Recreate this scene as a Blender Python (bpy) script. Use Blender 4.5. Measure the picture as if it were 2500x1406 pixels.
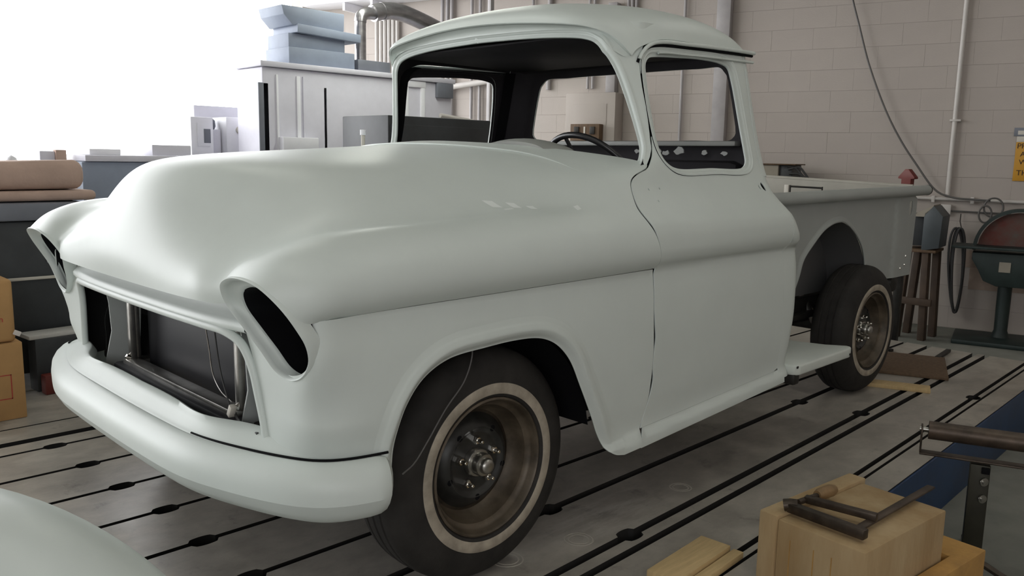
import bpy, bmesh, math, random
import numpy as np
from mathutils import Vector, Matrix
from mathutils.geometry import delaunay_2d_cdt

for _o in list(bpy.data.objects):
    bpy.data.objects.remove(_o)
SC = bpy.context.scene
COL = SC.collection
PI = math.pi
rnd = random.Random(7)

# ------------------------------------------------------------------ camera
# x runs along the truck towards its tail, y away from the camera side, z up; front axle at x = 0
CAM = (-1.5767, -2.5360, 1.2274)
YAW, PITCH, ROLL, FPX = 0.793537, -0.154636, 0.018477, 2048.9
_f = Vector((math.cos(YAW) * math.cos(PITCH), math.sin(YAW) * math.cos(PITCH), math.sin(PITCH)))
_r = Vector((math.sin(YAW), -math.cos(YAW), 0))
_u = _r.cross(_f)
_r2 = _r * math.cos(ROLL) + _u * math.sin(ROLL)
_u2 = -_r * math.sin(ROLL) + _u * math.cos(ROLL)
cd = bpy.data.cameras.new('camera')
cd.sensor_width = 36.0
cd.lens = FPX * 36.0 / 2500.0
cd.clip_start = 0.05
cam = bpy.data.objects.new('camera', cd)
COL.objects.link(cam)
M3 = Matrix((_r2, _u2, -_f)).transposed()
cam.matrix_world = Matrix.Translation(CAM) @ M3.to_4x4()
SC.camera = cam

# ------------------------------------------------------------------ world, exposure
w = bpy.data.worlds.new('overcast_sky')
SC.world = w
w.use_nodes = True
_bg = w.node_tree.nodes['Background']
_bg.inputs[0].default_value = (0.97, 0.98, 1.0, 1)
_bg.inputs[1].default_value = 6.2
SC.view_settings.view_transform = 'Standard'
SC.view_settings.look = 'None'
SC.view_settings.gamma = 1.0
SC.view_settings.use_curve_mapping = False
SC.view_settings.exposure = 0.0
SC.cycles.use_denoising = True
SC.cycles.max_bounces = 8

def area_light(name, loc, size, power, color, rot=(0, 0, 0), portal=False):
    l = bpy.data.lights.new(name, 'AREA')
    l.shape = 'RECTANGLE'
    l.size, l.size_y = size
    l.energy = power
    l.color = color
    if portal:
        l.cycles.is_portal = True
    o = bpy.data.objects.new(name, l)
    o.location = loc
    o.rotation_euler = rot
    COL.objects.link(o)
    return o

# ------------------------------------------------------------------ materials
MATS = {}
def mat(name, col, rough=0.6, metal=0.0, var=0.0, vscale=6.0, bump=0.0, bscale=60.0, col2=None, spec=0.5, emit=0.0, stretch=None, detail=6.0, coat=0.0):
    m = bpy.data.materials.new(name)
    m.use_nodes = True
    nt = m.node_tree
    b = nt.nodes['Principled BSDF']
    c = (*col, 1)
    b.inputs['Base Color'].default_value = c
    b.inputs['Roughness'].default_value = rough
    b.inputs['Metallic'].default_value = metal
    b.inputs['Specular IOR Level'].default_value = spec
    if coat:
        b.inputs['Coat Weight'].default_value = coat
        b.inputs['Coat Roughness'].default_value = 0.3
    if emit:
        b.inputs['Emission Color'].default_value = c
        b.inputs['Emission Strength'].default_value = emit
    vec = None
    if var or bump or col2:
        tc = nt.nodes.new('ShaderNodeTexCoord')
        mp = nt.nodes.new('ShaderNodeMapping')
        if stretch:
            mp.inputs['Scale'].default_value = stretch
        nt.links.new(tc.outputs['Object'], mp.inputs['Vector'])
        vec = mp.outputs['Vector']
    if var or col2:
        n = nt.nodes.new('ShaderNodeTexNoise')
        n.inputs['Scale'].default_value = vscale
        n.inputs['Detail'].default_value = detail
        n.inputs['Roughness'].default_value = 0.6
        nt.links.new(vec, n.inputs['Vector'])
        r = nt.nodes.new('ShaderNodeValToRGB')
        e = r.color_ramp.elements
        if col2:
            e[0].color = (*col, 1)
            e[1].color = (*col2, 1)
            e[0].position, e[1].position = 0.38, 0.66
        else:
            e[0].color = (*[x * (1 - var) for x in col], 1)
            e[1].color = (*[min(1, x * (1 + var)) for x in col], 1)
            e[0].position, e[1].position = 0.3, 0.7
        nt.links.new(n.outputs['Fac'], r.inputs['Fac'])
        nt.links.new(r.outputs['Color'], b.inputs['Base Color'])
    if bump:
        n2 = nt.nodes.new('ShaderNodeTexNoise')
        n2.inputs['Scale'].default_value = bscale
        n2.inputs['Detail'].default_value = 5
        nt.links.new(vec, n2.inputs['Vector'])
        bp = nt.nodes.new('ShaderNodeBump')
        bp.inputs['Strength'].default_value = bump
        bp.inputs['Distance'].default_value = 0.01
        nt.links.new(n2.outputs['Fac'], bp.inputs['Height'])
        nt.links.new(bp.outputs['Normal'], b.inputs['Normal'])
    MATS[name] = m
    return m

mat('primer', (0.60, 0.65, 0.62), 0.40, var=0.025, vscale=5.0, spec=0.35)
mat('primer_lower', (0.36, 0.40, 0.39), 0.45, var=0.03, spec=0.35)
mat('primer_pale', (0.78, 0.82, 0.80), 0.35, spec=0.4)
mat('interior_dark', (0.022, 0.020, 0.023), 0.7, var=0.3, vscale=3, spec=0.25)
mat('interior_under', (0.028, 0.028, 0.028), 0.85, spec=0.2)
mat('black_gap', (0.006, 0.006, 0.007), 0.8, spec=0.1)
mat('radiator_black', (0.010, 0.010, 0.013), 0.5, spec=0.3)
mat('dirty_chrome', (0.34, 0.33, 0.31), 0.28, 0.9, var=0.3, vscale=14)
mat('bare_metal', (0.42, 0.41, 0.38), 0.32, 1.0, var=0.2, vscale=20)
mat('bright_chrome', (0.75, 0.73, 0.68), 0.12, 1.0)
mat('rubber', (0.024, 0.022, 0.020), 0.75, var=0.35, vscale=9, bump=0.15, bscale=45, spec=0.3)
mat('whitewall', (0.34, 0.30, 0.24), 0.7, var=0.28, vscale=18, spec=0.3)
mat('rusty_rim', (0.055, 0.042, 0.028), 0.5, 0.25, col2=(0.125, 0.098, 0.068), vscale=11)
mat('hub_black', (0.030, 0.030, 0.028), 0.38, 0.3, var=0.5, vscale=12)
mat('steel_dark', (0.035, 0.033, 0.030), 0.5, 0.6, var=0.3, vscale=12)
mat('chipped_primer', (0.60, 0.64, 0.60), 0.5, var=0.05)
mat('instrument_grey', (0.30, 0.31, 0.29), 0.5)
mat('wheel_plastic', (0.016, 0.016, 0.017), 0.35)
mat('bed_primer', (0.34, 0.36, 0.345), 0.5, var=0.06, vscale=4, spec=0.3)
mat('bed_inner', (0.30, 0.285, 0.245), 0.6, var=0.08)
def plate_material():
    m = bpy.data.materials.new('plate_iron'); m.use_nodes = True
    nt = m.node_tree; b = nt.nodes['Principled BSDF']; L = nt.links.new
    tc = nt.nodes.new('ShaderNodeTexCoord')
    def noise(scale, sv, detail=8, rough=.6):
        mp = nt.nodes.new('ShaderNodeMapping'); mp.inputs['Scale'].default_value = sv; L(tc.outputs['Object'], mp.inputs['Vector'])
        n = nt.nodes.new('ShaderNodeTexNoise'); n.inputs['Scale'].default_value = scale; n.inputs['Detail'].default_value = detail; n.inputs['Roughness'].default_value = rough
        L(mp.outputs['Vector'], n.inputs['Vector']); return n.outputs['Fac']
    def ramp(f, stops):
        r = nt.nodes.new('ShaderNodeValToRGB'); e = r.color_ramp.elements
        for k, (pos, c) in enumerate(stops):
            if k > 1: e.new(pos)
            e[k].position = pos; e[k].color = (*c, 1)
        L(f, r.inputs['Fac']); return r.outputs['Color']
    def mix(a, c, f, mode='MIX'):
        x = nt.nodes.new('ShaderNodeMix'); x.data_type = 'RGBA'; x.blend_type = mode
        if hasattr(f, 'is_linked'): L(f, x.inputs[0])
        else: x.inputs[0].default_value = f
        L(a, x.inputs[6]); L(c, x.inputs[7]); return x.outputs[2]
    base = ramp(noise(3.0, (1, 1, 1)), [(.30, (.30, .278, .244)), (.70, (.46, .425, .372))])
    strk = ramp(noise(10, (.8, 1.2, 1), 12, .7), [(.35, (.78, .78, .78)), (.65, (1.12, 1.12, 1.12))])
    col = mix(base, strk, .8, 'MULTIPLY')
    scuf = ramp(noise(5, (1.3, 1.0, 1), 12, .75), [(.57, (0, 0, 0)), (.68, (.55, .55, .55))])
    # a powdery smear dropped beside the front wheel
    gm = nt.nodes.new('ShaderNodeMapping'); gm.inputs['Location'].default_value = (-.62 / .42, .80 / .17, 0); gm.inputs['Scale'].default_value = (1 / .42, 1 / .17, 1)
    L(tc.outputs['Object'], gm.inputs['Vector'])
    gr = nt.nodes.new('ShaderNodeTexGradient'); gr.gradient_type = 'SPHERICAL'; L(gm.outputs['Vector'], gr.inputs['Vector'])
    pw = ramp(noise(7, (.6, 3.0, 1), 12, .75), [(.44, (0, 0, 0)), (.62, (1, 1, 1))])
    mm = nt.nodes.new('ShaderNodeMath'); mm.operation = 'MULTIPLY'; L(gr.outputs['Fac'], mm.inputs[0]); L(pw, mm.inputs[1])
    wh = nt.nodes.new('ShaderNodeRGB'); wh.outputs[0].default_value = (.60, .58, .53, 1)
    dk = nt.nodes.new('ShaderNodeRGB'); dk.outputs[0].default_value = (.10, .09, .078, 1)
    col = mix(col, dk.outputs[0], scuf)
    col = mix(col, wh.outputs[0], mm.outputs[0])
    L(col, b.inputs['Base Color'])
    b.inputs['Metallic'].default_value = .1
    rr = ramp(noise(6, (1, 1, 1)), [(.3, (.30, .30, .30)), (.7, (.46, .46, .46))])
    L(rr, b.inputs['Roughness'])
    bp = nt.nodes.new('ShaderNodeBump'); bp.inputs['Strength'].default_value = .10; bp.inputs['Distance'].default_value = .01
    L(noise(22, (1, 1, 1)), bp.inputs['Height']); L(bp.outputs['Normal'], b.inputs['Normal'])
    MATS['plate_iron'] = m
plate_material()
mat('plate_pit', (0.010, 0.009, 0.008), 0.8)
mat('tub_grey', (0.10, 0.10, 0.10), 0.7)
mat('trestle_wood', (0.05, 0.030, 0.018), 0.7, var=0.3, vscale=8)
mat('plug_ring', (0.42, 0.39, 0.34), 0.5)
mat('blue_paint', (0.010, 0.045, 0.13), 0.45, var=0.35, vscale=4)
mat('concrete', (0.24, 0.24, 0.21), 0.75, col2=(0.16, 0.165, 0.145), vscale=2.4, bump=0.1, bscale=40)
mat('wall_paint', (0.43, 0.385, 0.35), 0.6, var=0.035, vscale=2.5, bump=0.12, bscale=70, spec=0.3)
mat('wall_joint', (0.365, 0.325, 0.295), 0.8)
mat('wall_patch', (0.36, 0.28, 0.23), 0.8, var=0.2)
mat('pipe_paint', (0.56, 0.53, 0.50), 0.5, var=0.05)
mat('pipe_grey', (0.36, 0.34, 0.34), 0.5, var=0.1)
mat('ceiling_paint', (0.30, 0.295, 0.28), 0.9)
mat('cable_black', (0.03, 0.03, 0.03), 0.5)
mat('cable_grey', (0.10, 0.095, 0.09), 0.5)
mat('foam_tan', (0.46, 0.34, 0.19), 0.85, col2=(0.36, 0.24, 0.115), vscale=7, bump=0.25, bscale=55, stretch=(1, 1, 0.25))
mat('foam_orange', (0.50, 0.28, 0.08), 0.8, col2=(0.34, 0.19, 0.06), vscale=8, bump=0.2, bscale=50)
mat('wood_tan', (0.55, 0.40, 0.20), 0.7, var=0.12, vscale=10, stretch=(1, 8, 1))
mat('wood_brown', (0.115, 0.070, 0.038), 0.7, var=0.3, vscale=8, stretch=(6, 6, 1))
mat('clamp_iron', (0.075, 0.058, 0.045), 0.42, 0.7, var=0.4, vscale=18)
mat('clamp_handle', (0.22, 0.135, 0.06), 0.55, var=0.25, vscale=20)
mat('roller_rust', (0.085, 0.062, 0.046), 0.45, 0.5, var=0.4, vscale=14)
mat('stand_green', (0.035, 0.033, 0.022), 0.5, 0.4, var=0.3)
mat('sander_green', (0.020, 0.032, 0.030), 0.5, 0.2, var=0.25)
mat('sander_disc', (0.125, 0.030, 0.022), 0.7, col2=(0.10, 0.085, 0.07), vscale=5)
mat('box_grey', (0.060, 0.072, 0.08), 0.5, var=0.15)
mat('box_tan', (0.30, 0.27, 0.22), 0.6, var=0.1)
mat('dark_red', (0.13, 0.018, 0.012), 0.55)
mat('sign_yellow', (0.52, 0.26, 0.018), 0.5, var=0.06)
mat('sign_ink', (0.04, 0.016, 0.006), 0.6)
mat('label_white', (0.55, 0.52, 0.46), 0.6)
mat('label_red', (0.40, 0.045, 0.035), 0.6)
mat('cardboard', (0.42, 0.24, 0.095), 0.85, var=0.08, vscale=9)
mat('paper_white', (0.62, 0.57, 0.53), 0.8)
mat('machine_lav', (0.66, 0.65, 0.72), 0.55, var=0.05)  # machine greys lightened to put the veil of glare into the colour
mat('machine_light', (0.80, 0.80, 0.84), 0.5, var=0.04)
mat('machine_blue', (0.26, 0.30, 0.38), 0.55, var=0.08)
mat('machine_slate', (0.16, 0.17, 0.20), 0.5, var=0.1)
mat('machine_dark', (0.030, 0.033, 0.036), 0.5, var=0.3, vscale=5)
mat('duct_steel', (0.33, 0.32, 0.33), 0.28, 0.85, var=0.25, vscale=7, stretch=(1, 1, 3))
mat('blanket_brown', (0.46, 0.33, 0.27), 0.9, var=0.12, vscale=5, bump=0.3, bscale=25)
mat('shelf_white', (0.52, 0.51, 0.48), 0.6)
mat('lamp_white', (1.0, 0.98, 0.90), 0.5, emit=6.0)

# ------------------------------------------------------------------ object helpers
def link(name, me, parent=None, loc=None):
    o = bpy.data.objects.new(name, me)
    COL.objects.link(o)
    if parent is not None:
        o.parent = parent
        o.matrix_parent_inverse = Matrix.Translation(-parent.matrix_basis.to_translation()) if not parent.get('_local') else Matrix.Identity(4)
    if loc is not None:
        o.location = loc
    return o

def tag(o, label=None, cat=None, group=None, kind=None):
    if label: o['label'] = label
    if cat: o['category'] = cat
    if group: o['group'] = group
    if kind: o['kind'] = kind
    return o

def thing(name, label, cat, loc=(0, 0, 0), group=None):
    o = bpy.data.objects.new(name, None)
    o.empty_display_size = 0.1
    COL.objects.link(o)
    o.location = loc
    return tag(o, label, cat, group)

def rotmat(axis_from, axis_to):
    a = Vector(axis_from).normalized(); b = Vector(axis_to).normalized()
    return a.rotation_difference(b).to_matrix()

class MB:
    """collects shapes, then becomes ONE mesh object"""
    def __init__(s):
        s.v, s.f, s.mi = [], [], []
        s.cur = 0
    def add(s, vs, fs):
        n = len(s.v)
        s.v += [tuple(p) for p in vs]
        s.f += [tuple(i + n for i in f) for f in fs]
        s.mi += [s.cur] * len(fs)
        return s
    def bm(s, bm):
        bm.verts.ensure_lookup_table(); bm.verts.index_update()
        s.add([v.co[:] for v in bm.verts], [[v.index for v in f.verts] for f in bm.faces])
        bm.free()
        return s
    def box(s, c, d, rz=0.0, bev=0.004, rot=None, seg=2):
        bm = bmesh.new()
        bmesh.ops.create_cube(bm, size=1)
        bmesh.ops.scale(bm, vec=d, verts=bm.verts)
        if bev > 0:
            bmesh.ops.bevel(bm, geom=bm.edges[:], offset=min(bev, min(d) * 0.45), segments=seg, affect='EDGES', profile=0.5)
        R = rot if rot is not None else Matrix.Rotation(rz, 3, 'Z')
        bmesh.ops.transform(bm, matrix=Matrix.Translation(c) @ R.to_4x4(), verts=bm.verts)
        return s.bm(bm)
    def prism(s, poly, z0, z1, bev=0.0, M=None):
        """poly of (x, y) extruded in z, then moved by matrix M"""
        bm = bmesh.new()
        vs = [bm.verts.new((x, y, z0)) for x, y in poly]
        fc = bm.faces.new(vs)
        if fc.normal.z > 0 or fc.calc_center_median() is None:
            pass
        fc.normal_update()
        if fc.normal.z > 0: fc.normal_flip()
        r = bmesh.ops.extrude_face_region(bm, geom=[fc])
        up = [e for e in r['geom'] if isinstance(e, bmesh.types.BMVert)]
        bmesh.ops.translate(bm, vec=(0, 0, z1 - z0), verts=up)
        bmesh.ops.recalc_face_normals(bm, faces=bm.faces)
        if bev:
            bmesh.ops.bevel(bm, geom=bm.edges[:], offset=bev, segments=2, affect='EDGES', profile=0.5)
        if M is not None:
            bmesh.ops.transform(bm, matrix=M, verts=bm.verts)
        return s.bm(bm)
    def lathe(s, prof, c=(0, 0, 0), axis=(0, 1, 0), n=48, closed=False, caps=True):
        """prof of (radius, height along axis)"""
        R = rotmat((0, 0, 1), axis); c = Vector(c)
        vs, fs = [], []
        m = len(prof)
        for r, h in prof:
            for k in range(n):
                a = 2 * PI * k / n
                vs.append(c + R @ Vector((r * math.cos(a), r * math.sin(a), h)))
        for i in range(m - 1 + (1 if closed else 0)):
            j = (i + 1) % m
            for k in range(n):
                l = (k + 1) % n
                fs.append((i * n + k, i * n + l, j * n + l, j * n + k))
        if not closed and caps:
            if prof[0][0] > 1e-6: fs.append(tuple(reversed(range(n))))
            if prof[-1][0] > 1e-6: fs.append(tuple((m - 1) * n + k for k in range(n)))
        return s.add(vs, fs)
    def cyl(s, a, b, r, n=16, r2=None):
        a, b = Vector(a), Vector(b)
        L = (b - a).length
        return s.lathe([(r, 0), (r if r2 is None else r2, L)], a, b - a, n)
    def tube(s, pts, r, n=8, closed=False, rs=None):
        pts = [Vector(p) for p in pts]
        m = len(pts)
        vs, fs = [], []
        T = []
        for i in range(m):
            if closed: t = pts[(i + 1) % m] - pts[i - 1]
            else: t = pts[min(i + 1, m - 1)] - pts[max(i - 1, 0)]
            T.append(t.normalized())
        up = Vector((0, 0, 1)) if abs(T[0].z) < 0.9 else Vector((1, 0, 0))
        N = (up - T[0] * up.dot(T[0])).normalized()
        for i in range(m):
            if i: 
                N = (N - T[i] * N.dot(T[i]))
                N.normalize()
            B = T[i].cross(N)
            rr = r if rs is None else rs[i]
            for k in range(n):
                a = 2 * PI * k / n
                vs.append(pts[i] + N * (rr * math.cos(a)) + B * (rr * math.sin(a)))
        for i in range(m if closed else m - 1):
            j = (i + 1) % m
            for k in range(n):
                l = (k + 1) % n
                fs.append((i * n + k, i * n + l, j * n + l, j * n + k))
        if not closed:
            fs.append(tuple(reversed(range(n))))
            fs.append(tuple((m - 1) * n + k for k in range(n)))
        return s.add(vs, fs)
    def loft(s, rings, close_ring=False, cap=False):
        m, n = len(rings), len(rings[0])
        vs = [p for r in rings for p in r]
        fs = []
        for i in range(m - 1):
            for k in range(n if close_ring else n - 1):
                l = (k + 1) % n
                fs.append((i * n + k, i * n + l, (i + 1) * n + l, (i + 1) * n + k))
        if cap:
            fs.append(tuple(reversed(range(n)))); fs.append(tuple((m - 1) * n + k for k in range(n)))
        return s.add(vs, fs)
    def mesh(s, name, mats, angle=35, recalc=True):
        me = bpy.data.meshes.new(name)
        me.from_pydata(s.v, [], s.f)
        if recalc:
            bm = bmesh.new(); bm.from_mesh(me)
            bmesh.ops.recalc_face_normals(bm, faces=bm.faces)
            bm.to_mesh(me); bm.free()
        for m in ([mats] if isinstance(mats, str) else mats):
            me.materials.append(MATS[m])
        me.polygons.foreach_set('use_smooth', [True] * len(me.polygons))
        if not isinstance(mats, str):
            me.polygons.foreach_set('material_index', s.mi)
        me.set_sharp_from_angle(angle=math.radians(angle))
        me.update()
        return me
    def obj(s, name, mats, parent=None, angle=35, loc=None, recalc=True):
        return link(name, s.mesh(name, mats, angle, recalc), parent, loc)
    def mirror(s):
        n = MB()
        n.v = [(x, -y, z) for x, y, z in s.v]
        n.f = [tuple(reversed(f)) for f in s.f]
        n.mi = list(s.mi)
        return n

# ------------------------------------------------------------------ smooth surfaces
def tangents_matrix(n):
    A = np.zeros((n, n)); B = np.zeros((n, n))
    A[0, 0], A[0, 1] = 2, 1; B[0, 0], B[0, 1] = -3, 3
    A[-1, -1], A[-1, -2] = 2, 1; B[-1, -1], B[-1, -2] = 3, -3
    for i in range(1, n - 1):
        A[i, i - 1], A[i, i], A[i, i + 1] = 1, 4, 1
        B[i, i - 1], B[i, i + 1] = -3, 3
    return np.linalg.solve(A, B)

def wmat(n, q):
    """weights of a C2 cubic spline through n control values at 0..n-1"""
    q = np.asarray(q, float)
    i = np.clip(np.floor(q).astype(int), 0, n - 2)
    t = q - i
    h00 = 2 * t**3 - 3 * t**2 + 1; h10 = t**3 - 2 * t**2 + t
    h01 = -2 * t**3 + 3 * t**2; h11 = t**3 - t**2
    T = tangents_matrix(n)
    W = h10[:, None] * T[i] + h11[:, None] * T[i + 1]
    k = np.arange(len(q))
    W[k, i] += h00; W[k, i + 1] += h01
    return W

class Net:
    def __init__(s, P):
        s.P = np.asarray(P, float)
    def __call__(s, UV):
        a = wmat(s.P.shape[0], UV[:, 0]); b = wmat(s.P.shape[1], UV[:, 1])
        return np.einsum('ni,nj,ijk->nk', a, b, s.P)

class Curve:
    """C2 spline of a value (vector) over monotone knots"""
    def __init__(s, k, v):
        s.k = np.asarray(k, float); s.v = np.asarray(v, float)
        n = len(s.k); h = np.diff(s.k)
        A = np.zeros((n, n)); B = np.zeros((n, n))
        A[0, 0] = A[-1, -1] = 2; A[0, 1] = A[-1, -2] = 1
        B[0, 0], B[0, 1] = -3 / h[0], 3 / h[0]
        B[-1, -1], B[-1, -2] = 3 / h[-1], -3 / h[-1]
        for i in range(1, n - 1):
            A[i, i - 1] = h[i]; A[i, i] = 2 * (h[i] + h[i - 1]); A[i, i + 1] = h[i - 1]
            B[i, i - 1] = -3 * h[i] / h[i - 1]
            B[i, i + 1] = 3 * h[i - 1] / h[i]
            B[i, i] = 3 * (h[i] / h[i - 1] - h[i - 1] / h[i])
        s.m = np.linalg.solve(A, B @ s.v)
    def __call__(s, q):
        q = np.clip(np.asarray(q, float), s.k[0], s.k[-1])
        i = np.clip(np.searchsorted(s.k, q, side='right') - 1, 0, len(s.k) - 2)
        h = (s.k[i + 1] - s.k[i]); t = (q - s.k[i]) / h
        if s.v.ndim > 1:
            h = h[..., None]; t = t[..., None]
        return ((2*t**3 - 3*t**2 + 1) * s.v[i] + (t**3 - 2*t**2 + t) * h * s.m[i] + (-2*t**3 + 3*t**2) * s.v[i+1] + (t**3 - t**2) * h * s.m[i+1])

class Lin:
    """piecewise smooth-ish (pchip) curve: no overshoot"""
    def __init__(s, k, v):
        s.k = np.asarray(k, float); s.v = np.asarray(v, float)
        h = np.diff(s.k); d = np.diff(s.v) / h
        m = np.zeros(len(s.k)); m[0], m[-1] = d[0], d[-1]
        for i in range(1, len(s.k) - 1):
            if d[i-1] * d[i] > 0:
                w1 = 2*h[i] + h[i-1]; w2 = h[i] + 2*h[i-1]
                m[i] = (w1 + w2) / (w1 / d[i-1] + w2 / d[i])
        s.m = m
    def __call__(s, q):
        q = np.clip(np.asarray(q, float), s.k[0], s.k[-1])
        i = np.clip(np.searchsorted(s.k, q, side='right') - 1, 0, len(s.k) - 2)
        h = (s.k[i + 1] - s.k[i]); t = (q - s.k[i]) / h
        return ((2*t**3 - 3*t**2 + 1) * s.v[i] + (t**3 - 2*t**2 + t) * h * s.m[i] + (-2*t**3 + 3*t**2) * s.v[i+1] + (t**3 - t**2) * h * s.m[i+1])

def smooth_poly(pts, step, closed=False, corner=()):
    """resample a polyline; pts is a list of tuples; goes through a centripetal Catmull-Rom"""
    P = np.asarray(pts, float)
    n = len(P)
    out = []
    m = n if closed else n - 1
    for i in range(m):
        p1, p2 = P[i], P[(i + 1) % n]
        p0 = P[i - 1] if (closed or i > 0) else 2 * p1 - p2
        p3 = P[(i + 2) % n] if (closed or i + 2 < n) else 2 * p2 - p1
        if i in corner: p0 = 2 * p1 - p2
        if (i + 1) % n in corner: p3 = 2 * p2 - p1
        d1 = max(np.linalg.norm(p1 - p0), 1e-9) ** 0.5; d2 = max(np.linalg.norm(p2 - p1), 1e-9) ** 0.5; d3 = max(np.linalg.norm(p3 - p2), 1e-9) ** 0.5
        t1 = (p1 - p0) / d1 - (p2 - p0) / (d1 + d2) + (p2 - p1) / d2
        t2 = (p2 - p1) / d2 - (p3 - p1) / (d2 + d3) + (p3 - p2) / d3
        t1 *= d2; t2 *= d2
        k = max(1, int(math.ceil(np.linalg.norm(p2 - p1) / step)))
        for j in range(k):
            t = j / k
            out.append((2*t**3 - 3*t**2 + 1) * p1 + (t**3 - 2*t**2 + t) * t1 + (-2*t**3 + 3*t**2) * p2 + (t**3 - t**2) * t2)
    if not closed: out.append(P[-1])
    return [tuple(p) for p in out]

def line_poly(pts, step):
    out = []
    for a, b in zip(pts[:-1], pts[1:]):
        a, b = np.asarray(a, float), np.asarray(b, float)
        k = max(1, int(math.ceil(np.linalg.norm(b - a) / step)))
        out += [tuple(a + (b - a) * j / k) for j in range(k)]
    out.append(tuple(pts[-1]))
    return out

def inside(poly, Q):
    P = np.asarray(poly); r = np.zeros(len(Q), bool)
    x, y = Q[:, 0], Q[:, 1]
    j = len(P) - 1
    for i in range(len(P)):
        xi, yi = P[i]; xj, yj = P[j]
        if yi != yj:
            c = ((yi > y) != (yj > y)) & (x < (xj - xi) * (y - yi) / (yj - yi) + xi)
            r ^= c
        j = i
    return r

def seg_dist(poly, Q):
    P = np.asarray(poly); d = np.full(len(Q), 1e9)
    for i in range(len(P)):
        a, b = P[i], P[(i + 1) % len(P)]
        ab = b - a; L = max(ab @ ab, 1e-12)
        t = np.clip(((Q - a) @ ab) / L, 0, 1)
        d = np.minimum(d, np.linalg.norm(Q - a - t[:, None] * ab, axis=1))
    return d

class Skin:
    """trimmed smooth sheets with thickness, gathered into one mesh with exact normals"""
    def __init__(s):
        s.v, s.f, s.n, s.mi = [], [], [], []
    def sheet(s, fn, outline, holes=(), step=(0.03, 0.03), inner=(1.3, 0, 0.8), thick=0.003, mi=(0, 1), inside_skin=True):
        sx, sy = step
        sc = np.array([1 / sx, 1 / sy])
        loops = [np.asarray(outline, float) * sc] + [np.asarray(h, float) * sc for h in holes]
        mn, mx = loops[0].min(0), loops[0].max(0)
        gx, gy = np.arange(mn[0] + .5, mx[0], 1.0), np.arange(mn[1] + .5, mx[1], 0.866)
        G = np.array([(x + (0.5 if j % 2 else 0), y) for j, y in enumerate(gy) for x in gx])
        if len(G):
            ok = inside(loops[0], G)
            for h in loops[1:]: ok &= ~inside(h, G)
            G = G[ok]
            for l in loops:
                if len(G): G = G[seg_dist(l, G) > 0.42]
        pts, eds = [], []
        for l in loops:
            b = len(pts)
            pts += [tuple(p) for p in l]
            eds += [(b + i, b + (i + 1) % len(l)) for i in range(len(l))]
        pts += [tuple(p) for p in G]
        V, E, F, *_ = delaunay_2d_cdt([Vector(p) for p in pts], eds, [], 0, 1e-6)
        V = np.array([v[:] for v in V])
        F = np.array([f for f in F if len(f) == 3])
        cen = V[F].mean(1)
        ok = inside(loops[0], cen)
        for h in loops[1:]: ok &= ~inside(h, cen)
        F = F[ok]
        UV = V / sc
        X = fn(UV)
        e = 1e-3
        du = (fn(UV + [e * sx * 30, 0]) - fn(UV - [e * sx * 30, 0])); dv = (fn(UV + [0, e * sy * 30]) - fn(UV - [0, e * sy * 30]))
        N = np.cross(du, dv)
        N /= np.maximum(np.linalg.norm(N, axis=1, keepdims=True), 1e-12)
        fnrm = np.cross(X[F[:, 1]] - X[F[:, 0]], X[F[:, 2]] - X[F[:, 0]])
        out = (X[F].mean(1) - np.asarray(inner))
        if (fnrm * out).sum() < 0: F = F[:, ::-1]
        if (N * (X - np.asarray(inner))).sum() < 0: N = -N
        b = len(s.v)
        s.v += [tuple(p) for p in X]
        nv = len(X)
        for t in F:
            s.f.append(tuple(int(k) + b for k in t)); s.n += [tuple(N[k]) for k in t]; s.mi.append(mi[0])
        if inside_skin:
            s.v += [tuple(p) for p in X - N * thick]
            for t in F:
                s.f.append(tuple(int(k) + b + nv for k in t[::-1])); s.n += [tuple(-N[k]) for k in t[::-1]]; s.mi.append(mi[1])
            cnt = {}
            for t in F:
                for p, q in ((t[0], t[1]), (t[1], t[2]), (t[2], t[0])):
                    cnt[(p, q)] = cnt.get((p, q), 0) + 1
            for (p, q) in cnt:
                if (q, p) not in cnt:
                    p, q = int(p), int(q)
                    s.f.append((b + q, b + p, b + p + nv, b + q + nv)); s.n += [(0, 0, 0)] * 4; s.mi.append(mi[0])
        return s
    def mirror(s):
        r = Skin()
        r.v = [(x, -y, z) for x, y, z in s.v]
        k = 0
        for f in s.f:
            r.f.append(tuple(reversed(f)))
            r.n += [(a, -b_, c) for a, b_, c in reversed(s.n[k:k + len(f)])]
            k += len(f)
        r.mi = list(s.mi)
        return r
    def plus(s, o):
        b = len(s.v)
        s.v += o.v; s.f += [tuple(i + b for i in f) for f in o.f]; s.n += o.n; s.mi += o.mi
        return s
    def mb(s, m, mi=0):
        """take the faces of an MB in with flat/auto normals"""
        b = len(s.v)
        me = m.mesh('tmp', 'primer')
        s.v += [v.co[:] for v in me.vertices]
        cn = me.corner_normals
        for p in me.polygons:
            s.f.append(tuple(i + b for i in p.vertices)); s.mi.append(mi)
            s.n += [tuple(cn[l].vector) for l in p.loop_indices]
        bpy.data.meshes.remove(me)
        return s
    def obj(s, name, mats, parent=None):
        me = bpy.data.meshes.new(name)
        me.from_pydata(s.v, [], s.f)
        for m in mats: me.materials.append(MATS[m])
        me.polygons.foreach_set('material_index', s.mi)
        me.polygons.foreach_set('use_smooth', [True] * len(me.polygons))
        me.update()
        me.normals_split_custom_set(s.n)
        return link(name, me, parent)

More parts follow.
